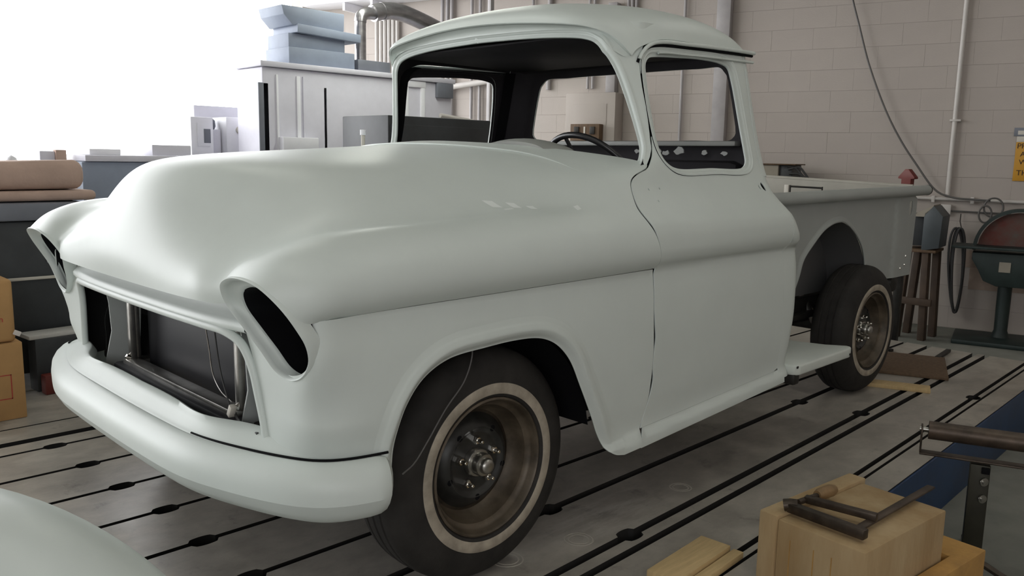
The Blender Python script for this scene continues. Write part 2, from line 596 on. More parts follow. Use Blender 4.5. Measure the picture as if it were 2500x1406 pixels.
# ================================================================== the setting
ZF = -0.28                                   # concrete beside the raised bedplates
WA = math.radians(105)
WD = Vector((math.cos(WA), math.sin(WA), 0))   # along the back wall, away to the left
WN = Vector((-math.sin(WA), math.cos(WA), 0))  # out of the wall, into the room
WN = WN if WN.x < 0 else -WN
W0 = Vector((6.86, -0.17, 0))                # a point of the wall face
def wall_pt(s, z, out=0.0):
    p = W0 + WD * s + WN * out
    return Vector((p.x, p.y, z))
RW = Matrix((WD, WN, Vector((0, 0, 1)))).transposed()   # local x along wall, y out of it, z up

def struct(o):
    o['kind'] = 'structure'
    return o

CORNER = wall_pt(8.25, 0)
LD = WN                                      # the left wall runs from the corner along WN
# floor slab
m = MB()
m.box((0.5, 1.5, ZF - 0.06), (22, 22, 0.12), bev=0)
floor = struct(m.obj('floor', 'concrete'))

# raised cast-iron bedplates, slotted along the truck
SLOTS = [(2.15, 0, .012), (1.545, 0, .014), (1.33, 0, .055), (1.19, 0, .020), (.88, 0, .022), (.568, 0, .022), (.258, 0, .022), (-.058, 0, .024), (-.372, 0, .024),
         (-.648, .026, .034), (-.970, .034, .032), (-1.044, .034, .030), (-1.287, .0365, .022), (-1.326, .0365, .013), (-1.442, .037, 0)]
POCK = {3: -.573, 4: -.544, 5: -.527, 6: -.492, 7: -.50, 8: -.50, 9: .50, 10: .55, 12: 1.3}
XA, XB = -3.2, 4.42
def slot_edge(i, side, x):
    y0, b, wd = SLOTS[i]
    return y0 + b * x + side * wd / 2
def edge_pts(i, side):
    """edge of slot i as seen from the plate on that side (+1: plate lies at larger y)"""
    xs = [(XA, 0)]
    if i in POCK:
        x = POCK[i] - 1.95 * 2
        while x < XB - 0.2:
            if x > XA + 0.2:
                for a in np.linspace(-1, 1, 9):
                    xs.append((x + a * 0.045, 0.022 * math.sqrt(max(0, 1 - a * a)) ** 0.7))
            x += 1.95
    xs.append((XB, 0))
    return [(x, slot_edge(i, side, x) + side * d) for x, d in xs]
for i in range(len(SLOTS) - 1):
    top = edge_pts(i, -1)            # upper neighbour slot: plate lies below it
    bot = edge_pts(i + 1, 1)
    m = MB()
    m.prism(bot + top[::-1], -0.10, 0.0)
    m.mi = [0 if all(abs(m.v[i][2]) < 1e-6 for i in f) else 1 for f in m.f]
    m.obj('floor_plate', ['plate_iron', 'plate_pit'], floor, angle=30)
m = MB()
m.prism([(XA, slot_edge(14, 0, XA) + .003), (XB, slot_edge(14, 0, XB) + .003), (XB, 2.9), (XA, 2.9)], ZF + .001, -0.101)
o = m.obj('plate_bed', ['plate_pit'], floor)
m = MB()
a, b = Vector((XA, slot_edge(14, 0, XA), 0)), Vector((XB, slot_edge(14, 0, XB), 0))
dd = (b - a)
m.box(((a + b) / 2 + Vector((0, -.002, (ZF - .004) / 2)))[:], (dd.length, .012, -ZF - .006), rz=math.atan2(dd.y, dd.x), bev=.002)
m.obj('painted_plate_side', 'blue_paint', floor)
m = MB()
m.prism([(XA, 2.16), (XB, 2.16), (XB, 2.9), (XA, 2.9)], -0.10, 0.0)
m.obj('floor_plate', 'plate_iron', floor, angle=30)

for x, y, r_ in ((.40, -.86, .046), (1.02, -.83, .040), (.13, -.80, .05)):
    for k, rad in enumerate((r_, r_ * .72)):
        MB().lathe([(rad - .003, 0.0002), (rad - .002, .0009), (rad + .002, .0009), (rad + .003, .0002)], (x, y, 0), (0, 0, 1), 40, caps=False).obj('plug_ring', 'plug_ring', floor)

# back wall of painted blocks
m = MB()
m.box(wall_pt(2.85, 2.0, -0.1068)[:], (11.0, 0.2, 4.8), bev=0, rot=RW)
wall = struct(m.obj('wall_back', 'wall_joint'))
bl, ch = 0.40, 0.2
mblk = MB().box((0, 0, 0), (bl - .0006, .03, ch - .004), bev=.001, seg=1).mesh('block', 'wall_paint')
blocks, rest = [], MB()
for k in range(16):
    z = ZF + ch * (k + .5)
    for j in range(-6, 26):
        s_ = (j + (0.5 if k % 2 else 0)) * bl + .1
        if -2.55 < s_ < 8.1:
            p = wall_pt(s_, z, -0.0195 + 0.0012 * rnd.random())
            if s_ < 4.4 and k < 15:
                o = link('block', mblk, wall); o.matrix_basis = Matrix.Translation(p) @ RW.to_4x4()
                blocks.append(o)
            else:
                rest.box(p[:], (bl - .0012, .03, ch - .0045), bev=0, rot=RW)
o = rest.obj('block', 'wall_paint', wall); o['kind'] = 'stuff'
# upper wall above the blocks, smooth
m = MB().box(wall_pt(2.85, 3.65, -0.02)[:], (10.9, 0.03, 1.5), bev=0, rot=RW); m.obj('upper_panel', 'wall_paint', wall)

# left wall with the wide open loading doorway; everything beyond is white sky
def lw(d, z, out=0.0):                       # d from the corner along the wall
    p = CORNER + LD * d - WD * out
    return Vector((p.x, p.y, z))
RL = Matrix((LD, -WD, Vector((0, 0, 1)))).transposed()
m = MB()
m.box(lw(0.1, 2.05, -0.1)[:], (0.2, 0.2, 4.7), bev=0, rot=RL)
m.box(lw(6.2, 4.25, -0.1)[:], (12.4, 0.2, 0.3), bev=0, rot=RL)
m.box(lw(12.2, 2.05, -0.1)[:], (1.0, 0.2, 4.7), bev=0, rot=RL)
struct(m.obj('wall_left', 'wall_paint'))
pc = lw(6.0, 1.9, -0.05)
portal = area_light('doorway_portal', pc[:], (11.6, 4.3), 1, (1, 1, 1), portal=True)
portal.matrix_world = Matrix.Translation(pc) @ Matrix((LD, Vector((0, 0, 1)), LD.cross(Vector((0, 0, 1))))).transposed().to_4x4()
if (portal.matrix_world.to_3x3() @ Vector((0, 0, -1))).dot(-WD) < 0:
    portal.matrix_world = portal.matrix_world @ Matrix.Rotation(PI, 4, 'Y')
# remaining walls (behind the camera) and the ceiling
B0 = wall_pt(-2.6, 0)
E0 = CORNER + LD * 12.7
F0 = B0 + LD * 12.7
WIN_D0, WIN_D1, WIN_Z0, WIN_Z1 = 10.3, 12.4, 0.9, 2.8     # added unseen window behind the camera, lets in fill light
m = MB()
def rw_piece(d0, d1, z0, z1):
    c = B0 + LD * ((d0 + d1) / 2)
    m.box((c.x, c.y, (z0 + z1) / 2), (d1 - d0, 0.2, z1 - z0), bev=0, rot=RL)
rw_piece(0, WIN_D0, -.3, 4.4); rw_piece(WIN_D1, 12.7, -.3, 4.4)
rw_piece(WIN_D0, WIN_D1, -.3, WIN_Z0); rw_piece(WIN_D0, WIN_D1, WIN_Z1, 4.4)
struct(m.obj('wall_right', 'wall_paint'))
c = B0 + LD * ((WIN_D0 + WIN_D1) / 2)
m = MB()
for d in np.linspace(WIN_D0, WIN_D1, 5):
    p = B0 + LD * d; m.box((p.x, p.y, (WIN_Z0 + WIN_Z1) / 2), (.05, .08, WIN_Z1 - WIN_Z0), bev=0, rot=RL)
m.box((c.x, c.y, (WIN_Z0 + WIN_Z1) / 2), (WIN_D1 - WIN_D0, .06, .05), bev=0, rot=RL)
struct(m.obj('fill_window_1', 'machine_light'))
p2 = area_light('fill_window_portal', (c.x, c.y, (WIN_Z0 + WIN_Z1) / 2), (WIN_D1 - WIN_D0, WIN_Z1 - WIN_Z0), 1, (1, 1, 1), portal=True)
p2.matrix_world = Matrix.Translation((c.x, c.y, (WIN_Z0 + WIN_Z1) / 2)) @ Matrix((LD, Vector((0, 0, 1)), LD.cross(Vector((0, 0, 1))))).transposed().to_4x4()
if (p2.matrix_world.to_3x3() @ Vector((0, 0, -1))).dot(WD) < 0:
    p2.matrix_world = p2.matrix_world @ Matrix.Rotation(PI, 4, 'Y')
m = MB()
LF = (E0 - F0).length
def wf_piece(d0, d1, z0, z1):
    c = F0 + WD * ((d0 + d1) / 2)
    m.box((c.x, c.y, (z0 + z1) / 2), (d1 - d0, 0.2, z1 - z0), bev=0, rot=RW)
V0, V1, VZ0, VZ1 = 0.8, 3.1, 1.3, 3.0                       # second added window, unseen, to brighten the truck's front and near side
wf_piece(0, V0, -.3, 4.4); wf_piece(V1, LF, -.3, 4.4); wf_piece(V0, V1, -.3, VZ0); wf_piece(V0, V1, VZ1, 4.4)
struct(m.obj('wall_front', 'wall_paint'))
c = F0 + WD * ((V0 + V1) / 2)
m = MB()
for d in np.linspace(V0, V1, 5):
    p = F0 + WD * d; m.box((p.x, p.y, (VZ0 + VZ1) / 2), (.05, .08, VZ1 - VZ0), bev=0, rot=RW)
m.box((c.x, c.y, (VZ0 + VZ1) / 2), (V1 - V0, .06, .05), bev=0, rot=RW)
struct(m.obj('fill_window_2', 'machine_light'))
p3 = area_light('fill_window_portal', (c.x, c.y, (VZ0 + VZ1) / 2), (V1 - V0, VZ1 - VZ0), 1, (1, 1, 1), portal=True)
p3.matrix_world = Matrix.Translation((c.x, c.y, (VZ0 + VZ1) / 2)) @ Matrix((WD, Vector((0, 0, 1)), WD.cross(Vector((0, 0, 1))))).transposed().to_4x4()
if (p3.matrix_world.to_3x3() @ Vector((0, 0, -1))).dot(-LD) < 0:
    p3.matrix_world = p3.matrix_world @ Matrix.Rotation(PI, 4, 'Y')
m = MB()
mid = (CORNER + F0) / 2
m.box((mid.x, mid.y, 4.45), (11.3, 13.0, 0.1), bev=0, rot=RW)
struct(m.obj('ceiling', 'ceiling_paint'))

# added fill lamps as fluorescent battens, out of frame, for near side and machines
def batten(x, y, label, power=60, z=3.9):
    t = thing('fill_lamp', label, 'lamp', (x, y, z), 'added fluorescent fill lamps')
    MB().box((x, y, z + .05), (0.22, 2.4, 0.06), bev=.008).obj('housing', 'machine_light', t)
    MB().cyl((x - .06, y - 1.15, z - .005), (x - .06, y + 1.15, z - .005), .018, 10).obj('tube', 'lamp_white', t)
    MB().cyl((x + .06, y - 1.15, z - .005), (x + .06, y + 1.15, z - .005), .018, 10).obj('tube', 'lamp_white', t)
    for dy in (-.8, .8): MB().cyl((x, y + dy, z + .07), (x, y + dy, 4.40), .008, 8).obj('hanger', 'pipe_grey', t)
    l = area_light('fill_lamp_light', (x, y, z - .04), (0.2, 2.3), power, (0.96, 1.0, 0.90))
    l.parent = t; l.matrix_parent_inverse = Matrix.Translation((-x, -y, -z))
    return t
batten(-1.5, -1.2, 'added fill lamp, unseen fluorescent batten hung from ceiling above the camera', 8)
batten(1.5, -2.7, 'added fill lamp, unseen fluorescent batten hung from ceiling above the near cab side', 9)
batten(4.0, -1.2, 'added fill lamp, unseen fluorescent batten hung from ceiling above the truck bed', 1.5)
batten(0.4, 1.9, 'added fill lamp, unseen fluorescent batten hung from ceiling above the far fender', 6)
batten(2.9, 3.2, 'added fill lamp, unseen fluorescent batten hung low to brighten the large grey machine', 34, 3.1)  # added to pale the machines the way veiling glare does

# ================================================================== the truck
truck = thing('pickup_truck', 'vintage step-side pickup truck in pale grey primer, stripped of glass and grille', 'truck', (0, 0, 0))

def sstep(a, b, z):
    t = np.clip((z - a) / (b - a), 0, 1)
    return t * t * (3 - 2 * t)

PROF = Lin([.20, .272, .290, .312, .326, .340, .36, .45, .60, .70, .78, .835, .856, .866, .880, .900, .930, .960, 1.0, 1.03, 1.06, 1.09, 1.115, 1.18, 1.25, 1.60, 1.70],
           [.938, .944, .946, .944, .936, .927, .925, .930, .932, .930, .925, .917, .914, .918, .938, .950, .956, .955, .945, .920, .888, .859, .840, .803, .777, .697, .674])
X0 = Lin([.3, .385, .64, .87, .93, 1.0, 1.05, 1.10, 1.20, 1.60, 1.7], [1.555, 1.56, 1.60, 1.605, 1.565, 1.515, 1.49, 1.50, 1.515, 1.50, 1.50])
RC = Lin([.3, 1.0, 1.2, 1.7], [.11, .11, .14, .15])
def T0(x, z):
    wl = 1 - sstep(.40, .65, z)
    wu = sstep(.55, .80, z) * (1 - sstep(1.02, 1.16, z))
    zz = z - wl * .055 * (np.maximum(x, .45) - .6) - wu * (.0131 * x + .004)
    dx = np.maximum(0, .93 - x)
    return PROF(zz) - 2.0 * dx ** 2 * sstep(1.19, 1.27, z)
def T(x, z):
    r = RC(z); d = np.clip((x - X0(z)) / r, 0, .95)
    return T0(x, z) - r * (1 - np.sqrt(1 - d * d))
def side(UV):
    x, z = UV[:, 0], UV[:, 1]
    return np.stack([x, -T(x, z), z], -1)

# ---- upper skin of the front: fender crowns, hood, cowl (near half)
NETROWS = [
 [(-.632,.917,.850),(-.655,.914,.876),(-.682,.895,.908),(-.700,.86,.938),(-.702,.77,.946),(-.688,.665,.925),(-.664,.618,.868),(-.690,.55,.862),(-.702,.44,.862),(-.708,.23,.862),(-.709,0,.862)],
 [(-.58,.918,.858),(-.605,.94,.890),(-.63,.925,.945),(-.655,.868,.982),(-.66,.775,.985),(-.655,.68,.965),(-.660,.618,.922),(-.682,.53,.922),(-.690,.43,.928),(-.706,.23,.934),(-.714,0,.936)],
 [(-.52,.918,.860),(-.54,.948,.897),(-.565,.94,.962),(-.595,.868,1.012),(-.60,.78,1.012),(-.592,.695,.995),(-.588,.615,.984),(-.605,.52,.988),(-.632,.42,.998),(-.676,.23,1.010),(-.693,0,1.014)],
 [(-.44,.918,.861),(-.455,.952,.902),(-.475,.942,.975),(-.50,.868,1.035),(-.51,.785,1.034),(-.52,.705,1.022),(-.512,.62,1.022),(-.530,.51,1.038),(-.562,.40,1.062),(-.628,.22,1.092),(-.653,0,1.100)],
 [(-.32,.918,.862),(-.33,.954,.905),(-.34,.944,.982),(-.35,.868,1.045),(-.37,.79,1.047),(-.40,.71,1.048),(-.412,.615,1.065),(-.44,.50,1.105),(-.482,.39,1.142),(-.555,.21,1.169),(-.582,0,1.174)],
 [(-.12,.918,.862),(-.12,.955,.907),(-.13,.945,.985),(-.14,.872,1.048),(-.17,.80,1.056),(-.21,.72,1.072),(-.235,.625,1.11),(-.27,.51,1.16),(-.32,.39,1.195),(-.385,.21,1.213),(-.41,0,1.217)],
 [(.13,.918,.862),(.13,.955,.907),(.13,.945,.988),(.12,.878,1.053),(.11,.812,1.073),(.10,.74,1.102),(.085,.65,1.148),(.06,.53,1.195),(.035,.41,1.22),(.005,.22,1.239),(0,0,1.244)],
 [(.40,.918,.862),(.40,.955,.907),(.40,.945,.990),(.40,.882,1.055),(.41,.835,1.088),(.42,.782,1.130),(.42,.70,1.178),(.39,.56,1.222),(.36,.43,1.245),(.32,.22,1.26),(.31,0,1.264)],
 [(.668,.918,.863),(.65,.955,.907),(.622,.945,.988),(.612,.890,1.053),(.632,.845,1.106),(.668,.810,1.164),(.768,.789,1.199),(.80,.70,1.224),(.61,.47,1.257),(.50,.25,1.272),(.475,0,1.278)]]
_dzf = [1, 1, 1, .7, .3, 0, 0, 0, 0, 0, 0]
P = np.zeros((9, 21, 3))
for i, row in enumerate(NETROWS):
    for j, (x, t, z) in enumerate(row):
        z = z + (.0131 * x + .004) * _dzf[j] * (0 if i == 0 else 1)
        P[i, j] = (x, -t, z); P[i, 20 - j] = (x, t, z)
front_net = Net(P)
LIFT = 0.0
def nose(UV):
    return front_net(UV)
def nose_cowl(UV):
    X = front_net(UV)
    X[:, 2] += 0.006 * (1 - sstep(2.2, 4.2, abs(UV[:, 1] - 10)))
    return X

# plan curves of the fender side that wraps round to the grille
PA = Curve([-1.0, -.90, -.80, -.70, -.60, -.50, -.40, -.30, -.2], [(-.596, .49), (-.596, .58), (-.596, .67), (-.594, .770), (-.578, .866), (-.502, .916), (-.40, .928), (-.30, .930), (-.2, .930)])
PL = Curve([-1.0, -.90, -.80, -.70, -.60, -.50, -.40, -.30, -.2], [(-.598, .49), (-.596, .58), (-.592, .67), (-.582, .762), (-.548, .845), (-.480, .894), (-.394, .918), (-.30, .930), (-.2, .930)])
PBc = Curve([-1.0, -.90, -.80, -.72, -.63, -.57, -.50, -.40, -.30, -.2], [(-.606, .56), (-.606, .65), (-.605, .74), (-.605, .82), (-.606, .905), (-.57, .928), (-.50, .930), (-.40, .930), (-.30, .930), (-.2, .930)])
ARCH = [(-.392, .44), (-.388, .50), (-.375, .548), (-.345, .615), (-.293, .672), (-.213, .709), (-.074, .7215), (.037, .725), (.116, .720), (.163, .708), (.206, .686), (.243, .654), (.270, .620), (.311, .546), (.366, .445), (.412, .357), (.438, .318), (.468, .294), (.51, .2835)]
ARCH = smooth_poly(ARCH, .012)
_arch_np = np.asarray(ARCH)
def open_dist(P_, Q):
    d = np.full(len(Q), 1e9)
    for i in range(len(P_) - 1):
        a, b = P_[i], P_[i + 1]; ab = b - a
        t = np.clip(((Q - a) @ ab) / max(ab @ ab, 1e-12), 0, 1)
        d = np.minimum(d, np.linalg.norm(Q - a - t[:, None] * ab, axis=1))
    return d
def normals_of(fn, UV, e=(1e-3, 1e-3)):
    a = np.array([e[0], 0]); b = np.array([0, e[1]])
    N = np.cross(fn(UV + a) - fn(UV - a), fn(UV + b) - fn(UV - b))
    return N / np.maximum(np.linalg.norm(N, axis=1, keepdims=True), 1e-12)
def offset_poly(path, d, metric=(1, 1), closed=False):
    P_ = np.asarray(path, float) * np.asarray(metric)
    if closed: t = np.roll(P_, -1, 0) - np.roll(P_, 1, 0)
    else: t = np.gradient(P_, axis=0)
    t /= np.maximum(np.linalg.norm(t, axis=1, keepdims=True), 1e-12)
    n = np.stack([-t[:, 1], t[:, 0]], -1)
    return P_, n, (P_ + n * d) / np.asarray(metric)
def strip_sheet(skin, path, base, h, dmax, sign=1, metric=(1, 1), closed=False, inner=(1.2, 0, 1.4), thick=.006, step=(1.0, .004), amp=None, mi=(0, 1)):
    """sheet along a trimmed edge: distance d from the edge lifts the surface by h(d)"""
    P_, n, _ = offset_poly(path, 0, metric, closed)
    if closed:
        P_ = np.vstack([P_, P_[:1]]); n = np.vstack([n, n[:1]])
    k = np.arange(len(P_))
    def at(U, V):
        p = np.stack([np.interp(U, k, P_[:, 0]), np.interp(U, k, P_[:, 1])], -1)
        nn = np.stack([np.interp(U, k, n[:, 0]), np.interp(U, k, n[:, 1])], -1)
        return (p + nn * (sign * V)[:, None]) / np.asarray(metric)
    def fn(UV):
        Q = at(UV[:, 0], UV[:, 1]); X = base(Q)
        N = normals_of(base, Q, (1e-3 / metric[0], 1e-3 / metric[1]))
        N *= np.where((N * (X - np.asarray(inner))).sum(1, keepdims=True) < 0, -1, 1)
        a_ = 1 if amp is None else np.interp(UV[:, 0], k, amp)
        return X + N * (h(UV[:, 1]) * a_)[:, None]
    L = len(P_) - 1
    nv = max(3, int(dmax / step[1]))
    rect = [(u, 0.0) for u in k] + [(L, v) for v in np.linspace(0, dmax, nv)[1:]] + [(u, dmax) for u in k[::-1][1:]] + ([(0, v) for v in np.linspace(dmax, 0, nv)[1:-1]])
    return skin.sheet(fn, rect, step=step, inner=inner, thick=thick, mi=mi)
def fender_side(UV):
    q, z = UV[:, 0], UV[:, 1]
    bl_ = sstep(.60, .78, z)[:, None]; lo_ = (1 - sstep(.49, .60, z))[:, None]; qm = np.minimum(q, -.30)
    pl = (PA(qm) * (1 - lo_) + PL(qm) * lo_) * (1 - bl_) + PBc(qm) * bl_
    x = np.where(q > -.30, q, pl[:, 0]); t = np.where(q > -.30, .930, pl[:, 1])
    t = t + (T(np.maximum(x, -.6), z) - .930) * np.clip((q + .62) / .2, 0, 1)
    return np.stack([x, -t, z], -1)
AD = .065
h_arch = Lin([0, .003, .018, .027, .040, .050, AD], [-.012, -.0105, .004, .0085, .0062, .0028, 0])
_, _, ARCH_OFF = offset_poly(ARCH, AD)
_na = len(ARCH)
arch_amp = np.interp(np.arange(_na), [0, _na - 16, _na - 4, _na - 1], [1, 1, .25, .1])

fs_top = [(q, .8635 + .0131 * q + .004 - .004) for q in np.linspace(.666, -.618, 60)]
hl_cut = smooth_poly([(-.633, .846), (-.626, .80), (-.632, .756), (-.660, .727), (-.722, .710), (-.780, .725), (-.835, .768), (-.885, .808), (-.912, .845)], .012)
gr_edge = smooth_poly([(-.965, .82), (-.955, .785), (-.93, .75), (-.885, .70), (-.835, .62), (-.805, .545), (-.80, .48)], .015)
gap = smooth_poly([(.612, .345), (.646, .428), (.661, .53), (.664, .617), (.659, .751), (.664, .8635 + .0131 * .664)], .012)
outline = gap + fs_top[1:] + hl_cut + gr_edge + line_poly([(-.80, .44), tuple(ARCH_OFF[0])], .02)[0:] + [tuple(p) for p in ARCH_OFF[1:]] + line_poly([tuple(ARCH_OFF[-1]), ARCH[-1], (.615, .288)], .015)[1:]
sk = Skin()
sk.sheet(fender_side, outline, step=(.022, .022), inner=(.2, 0, .6), thick=.004)
strip_sheet(sk, ARCH, fender_side, h_arch, AD, inner=(.2, 0, .6), thick=.004, amp=arch_amp)
fv = 5.5
up = [(u, 0.0) for u in np.linspace(8, 0, 110)] + [(0.0, v) for v in np.linspace(0, fv, 60)[1:]] + [(u, fv) for u in np.linspace(0, 8, 110)[1:]] + [(8.0, v) for v in np.linspace(fv, 0, 60)[1:-1]]
sk.sheet(nose, up, step=(.09, .10), inner=(.2, 0, .6), thick=.004)
fender_near = sk
FM = ['primer', 'interior_under']
o1 = fender_near.obj('front_fender', FM, truck)
o2 = fender_near.mirror().obj('front_fender', FM, truck)

# hood and cowl
uh = 7.25
ho = [(u, fv) for u in np.linspace(0, uh, 110)] + [(uh, v) for v in np.linspace(fv, 20 - fv, 90)[1:]] + [(u, 20 - fv) for u in np.linspace(uh, 0, 110)[1:]] + [(0.0, v) for v in np.linspace(20 - fv, fv, 90)[1:-1]]
Skin().sheet(nose, ho, step=(.09, .10), inner=(.2, 0, .6), thick=.004).obj('hood', FM, truck)
co = [(u, fv) for u in np.linspace(uh, 8, 14)] + [(8.0, v) for v in np.linspace(fv, 20 - fv, 90)[1:]] + [(u, 20 - fv) for u in np.linspace(8, uh, 14)[1:]] + [(uh, v) for v in np.linspace(20 - fv, fv, 90)[1:-1]]
sl = [(7.62, 8.42), (7.60, 8.34), (7.64, 8.30), (7.69, 8.36), (7.68, 8.44)]
Skin().sheet(nose_cowl, co, holes=[sl], step=(.06, .10), inner=(.2, 0, .6), thick=.008).obj('cowl_panel', FM, truck)

# small pale quads laid on the near fender
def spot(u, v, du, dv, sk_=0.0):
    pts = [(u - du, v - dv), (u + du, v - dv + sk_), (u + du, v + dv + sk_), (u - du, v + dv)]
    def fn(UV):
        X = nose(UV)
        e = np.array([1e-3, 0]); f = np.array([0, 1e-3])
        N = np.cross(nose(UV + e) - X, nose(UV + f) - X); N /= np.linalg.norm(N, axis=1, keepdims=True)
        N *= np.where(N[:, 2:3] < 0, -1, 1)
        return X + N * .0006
    Skin().sheet(fn, line_poly(pts + [pts[0]], .03)[:-1], step=(.03, .03), inner=(.2, 0, .6), inside_skin=False).obj('pale_spot', ['primer_pale', 'primer_pale'], o1)

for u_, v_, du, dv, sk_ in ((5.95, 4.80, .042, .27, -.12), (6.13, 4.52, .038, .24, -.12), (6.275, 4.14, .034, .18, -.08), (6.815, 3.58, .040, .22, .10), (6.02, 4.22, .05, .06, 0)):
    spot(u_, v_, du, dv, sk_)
# ---- headlight rims and buckets
RIM = [(.623,-.661,.867),(.645,-.683,.910),(.71,-.697,.938),(.79,-.702,.946),(.865,-.698,.934),(.907,-.672,.893),(.920,-.642,.845),(.920,-.617,.80),(.905,-.604,.755),(.868,-.601,.718),(.816,-.602,.702),(.765,-.609,.714),(.71,-.620,.760),(.665,-.640,.812)]
RIMs = smooth_poly([(-a, b_, c) for a, b_, c in RIM], .012, closed=True)      # as (y, x, z)
cy, cx, cz = -.785, -.648, .818
def rim_ring(shr, dx, lift=0.0, dy=0.0):
    r = []
    for (y, x, z) in RIMs:
        yy, zz, xx = cy + (y - cy) * shr, cz + (z - cz) * shr, cx + (x - cx) * shr
        r.append((xx + dx, yy + dy, zz + lift))
    return r
def headlight():
    m = MB()
    m.loft([rim_ring(.99, .036), rim_ring(1.012, .014), rim_ring(1.025, -.002), rim_ring(1.0, -.008), rim_ring(.965, -.004), rim_ring(.94, .004), rim_ring(.92, .014), rim_ring(.89, .022, -.003, -.006), rim_ring(.87, .027, -.006, -.011), rim_ring(.865, .032, -.006, -.011)], close_ring=True)
    d = MB()
    d.loft([rim_ring(.867, .030, -.006, -.011), rim_ring(.85, .09, -.012, -.012), rim_ring(.85, .17, -.012, -.012)], close_ring=True)
    n = len(RIMs)
    d.add(rim_ring(.85, .17, -.012, -.012), [tuple(range(n))])
    return m, d
hm, hd = headlight()
for mm, dd_ in ((hm, hd), (hm.mirror(), hd.mirror())):
    o = mm.obj('headlight_bezel', 'primer', truck, angle=50, recalc=True)
    dd_.obj('headlight_opening', 'black_gap', o)

# ---- grille header, surround lip, apron
HX = Curve([0, .25, .45, .55, .62, .68], [-.650, -.648, -.640, -.628, -.615, -.608])
m = MB()
rings = []
for t in np.linspace(-.635, .635, 81):
    x = float(HX(abs(t)))
    rings.append([(x + .030, t, .868), (x + .020, t, .862), (x + .016, t, .842), (x + .011, t, .824), (x - .003, t, .815), (x - .015, t, .802), (x - .014, t, .790), (x - .004, t, .784), (x + .016, t, .783), (x + .05, t, .790)])
m.loft(rings)
m.obj('grille_header', 'primer', truck, angle=60)
lip = [(0.0, .786, -.658), (.25, .786, -.656), (.45, .785, -.648), (.55, .779, -.634), (.598, .755, -.618), (.626, .70, -.605), (.647, .62, -.598), (.664, .545, -.593), (.668, .50, -.590)]
lip = smooth_poly(lip, .015)
lipf = [(x, -t, z) for t, z, x in lip[::-1]] + [(x, t, z) for t, z, x in lip[1:]]
MB().tube(lipf, .012, 10).obj('grille_surround', 'primer', truck, angle=60)
# apron between grille opening and bumper
BP = Curve([0, .33, .50, .64, .78, .875, .912, .934], [-.705, -.700, -.686, -.652, -.605, -.546, -.479, -.400])
_bk = np.array([0, .33, .50, .64, .78, .875, .912, .934]); _bx = np.array([-.705, -.700, -.686, -.652, -.605, -.546, -.479, -.400])
_bl = np.concatenate([[0], np.cumsum(np.hypot(np.diff(_bk), np.diff(_bx)))])
BT, BX = Curve(_bl, _bk), Curve(_bl, _bx)
LB = _bl[-1]
def bplan(s):                                 # s in [0, LB] from the centre to the near end
    e = 1e-3
    t, x = float(BT(s)), float(BX(s))
    dt, dx = float(BT(min(s + e, LB)) - BT(max(s - e, 0))), float(BX(min(s + e, LB)) - BX(max(s - e, 0)))
    L = math.hypot(dt, dx); nt, nx = -dx / L, dt / L    # outward: away from the truck
    if nx > 0 and nt < 0: nt, nx = -nt, -nx
    if s < .2 and nx > 0: nt, nx = -nt, -nx
    return t, x, nt, nx
AX = Curve([0, .30, .47, .55, .62, .70], [-.648, -.652, -.646, -.612, -.590, -.580])
m = MB(); rings = []
for k in np.linspace(-1, 1, 91):
    t_in = .70 * k
    xi = float(AX(abs(t_in)))
    s = abs(k) * LB * .86
    tb, xb, nt, nx = bplan(s)
    tb = tb * (1 if k >= 0 else -1)
    fa = (s / LB) ** 2 if k > 0 else 0.0
    pin = Vector((xi, t_in, .540)); pb = Vector((xb - .030 * fa, tb * (1 + .025 * fa), .501))
    ring = [pin + Vector((.02, 0, -.025)), pin + Vector((.006, 0, -.002)), pin]
    for f, dz in ((.25, .000), (.42, .0015), (.50, -.003), (.66, -.002), (.74, -.006), (.9, -.004), (1.0, -.004)):
        ring.append(pin.lerp(pb, f) + Vector((0, 0, dz)))
    rings.append([tuple(p) for p in ring])
m.loft(rings)
m.obj('front_apron', 'primer', truck, angle=60)

# ---- front bumper: rolled section swept round the nose, ends closed and rounded
SEC = [(-.035, .488), (-.012, .4955), (.004, .4945), (.020, .487), (.036, .472), (.047, .452), (.0505, .428), (.0495, .402), (.034, .374), (.012, .350), (-.015, .336), (-.045, .332)]
m = MB(); rings = []
S_ = list(np.linspace(-LB, LB, 121))
for s in S_:
    t, x, nt, nx = bplan(abs(s))
    sg = 1 if s >= 0 else -1
    e = max(0.0, (abs(s) - (LB - .05)) / .05)
    k = math.sqrt(max(0.0, 1 - e * e)) if e < 1 else 0.0
    rise = 0.012 * (abs(s) / LB) ** 3
    ring = []
    for o_, z in SEC:
        oo = -.035 + (o_ + .035) * (0.45 + .55 * k)
        zz = .425 + (z - .425) * (0.62 + .38 * k) + rise
        fa = (abs(s) / LB) ** 2 if sg > 0 else 0.0
        ring.append((x + nx * oo - .030 * fa, (t + nt * oo) * sg * (1 + .025 * fa), zz))
    rings.append(ring)
m.loft(rings)
n = len(SEC)
m.f.append(tuple(range(n))); m.mi.append(0)
m.f.append(tuple((len(rings) - 1) * n + k for k in reversed(range(n)))); m.mi.append(0)
bumper = m.obj('front_bumper', 'primer', truck, angle=26)
for sg, s0 in ((-1, .42), (1, .80)):
    gl = []
    for s in np.linspace(LB * s0, LB - .01, 40):
        t, x, nt, nx = bplan(s); fa = (s / LB) ** 2 if sg > 0 else 0.0
        rise = 0.012 * (s / LB) ** 3
        gl.append((x - nx * .004 - .030 * fa, sg * (t - nt * .004) * (1 + .025 * fa), .4975 + rise))
    MB().tube(gl, .0035, 6).obj('bumper_gap', 'black_gap', bumper)
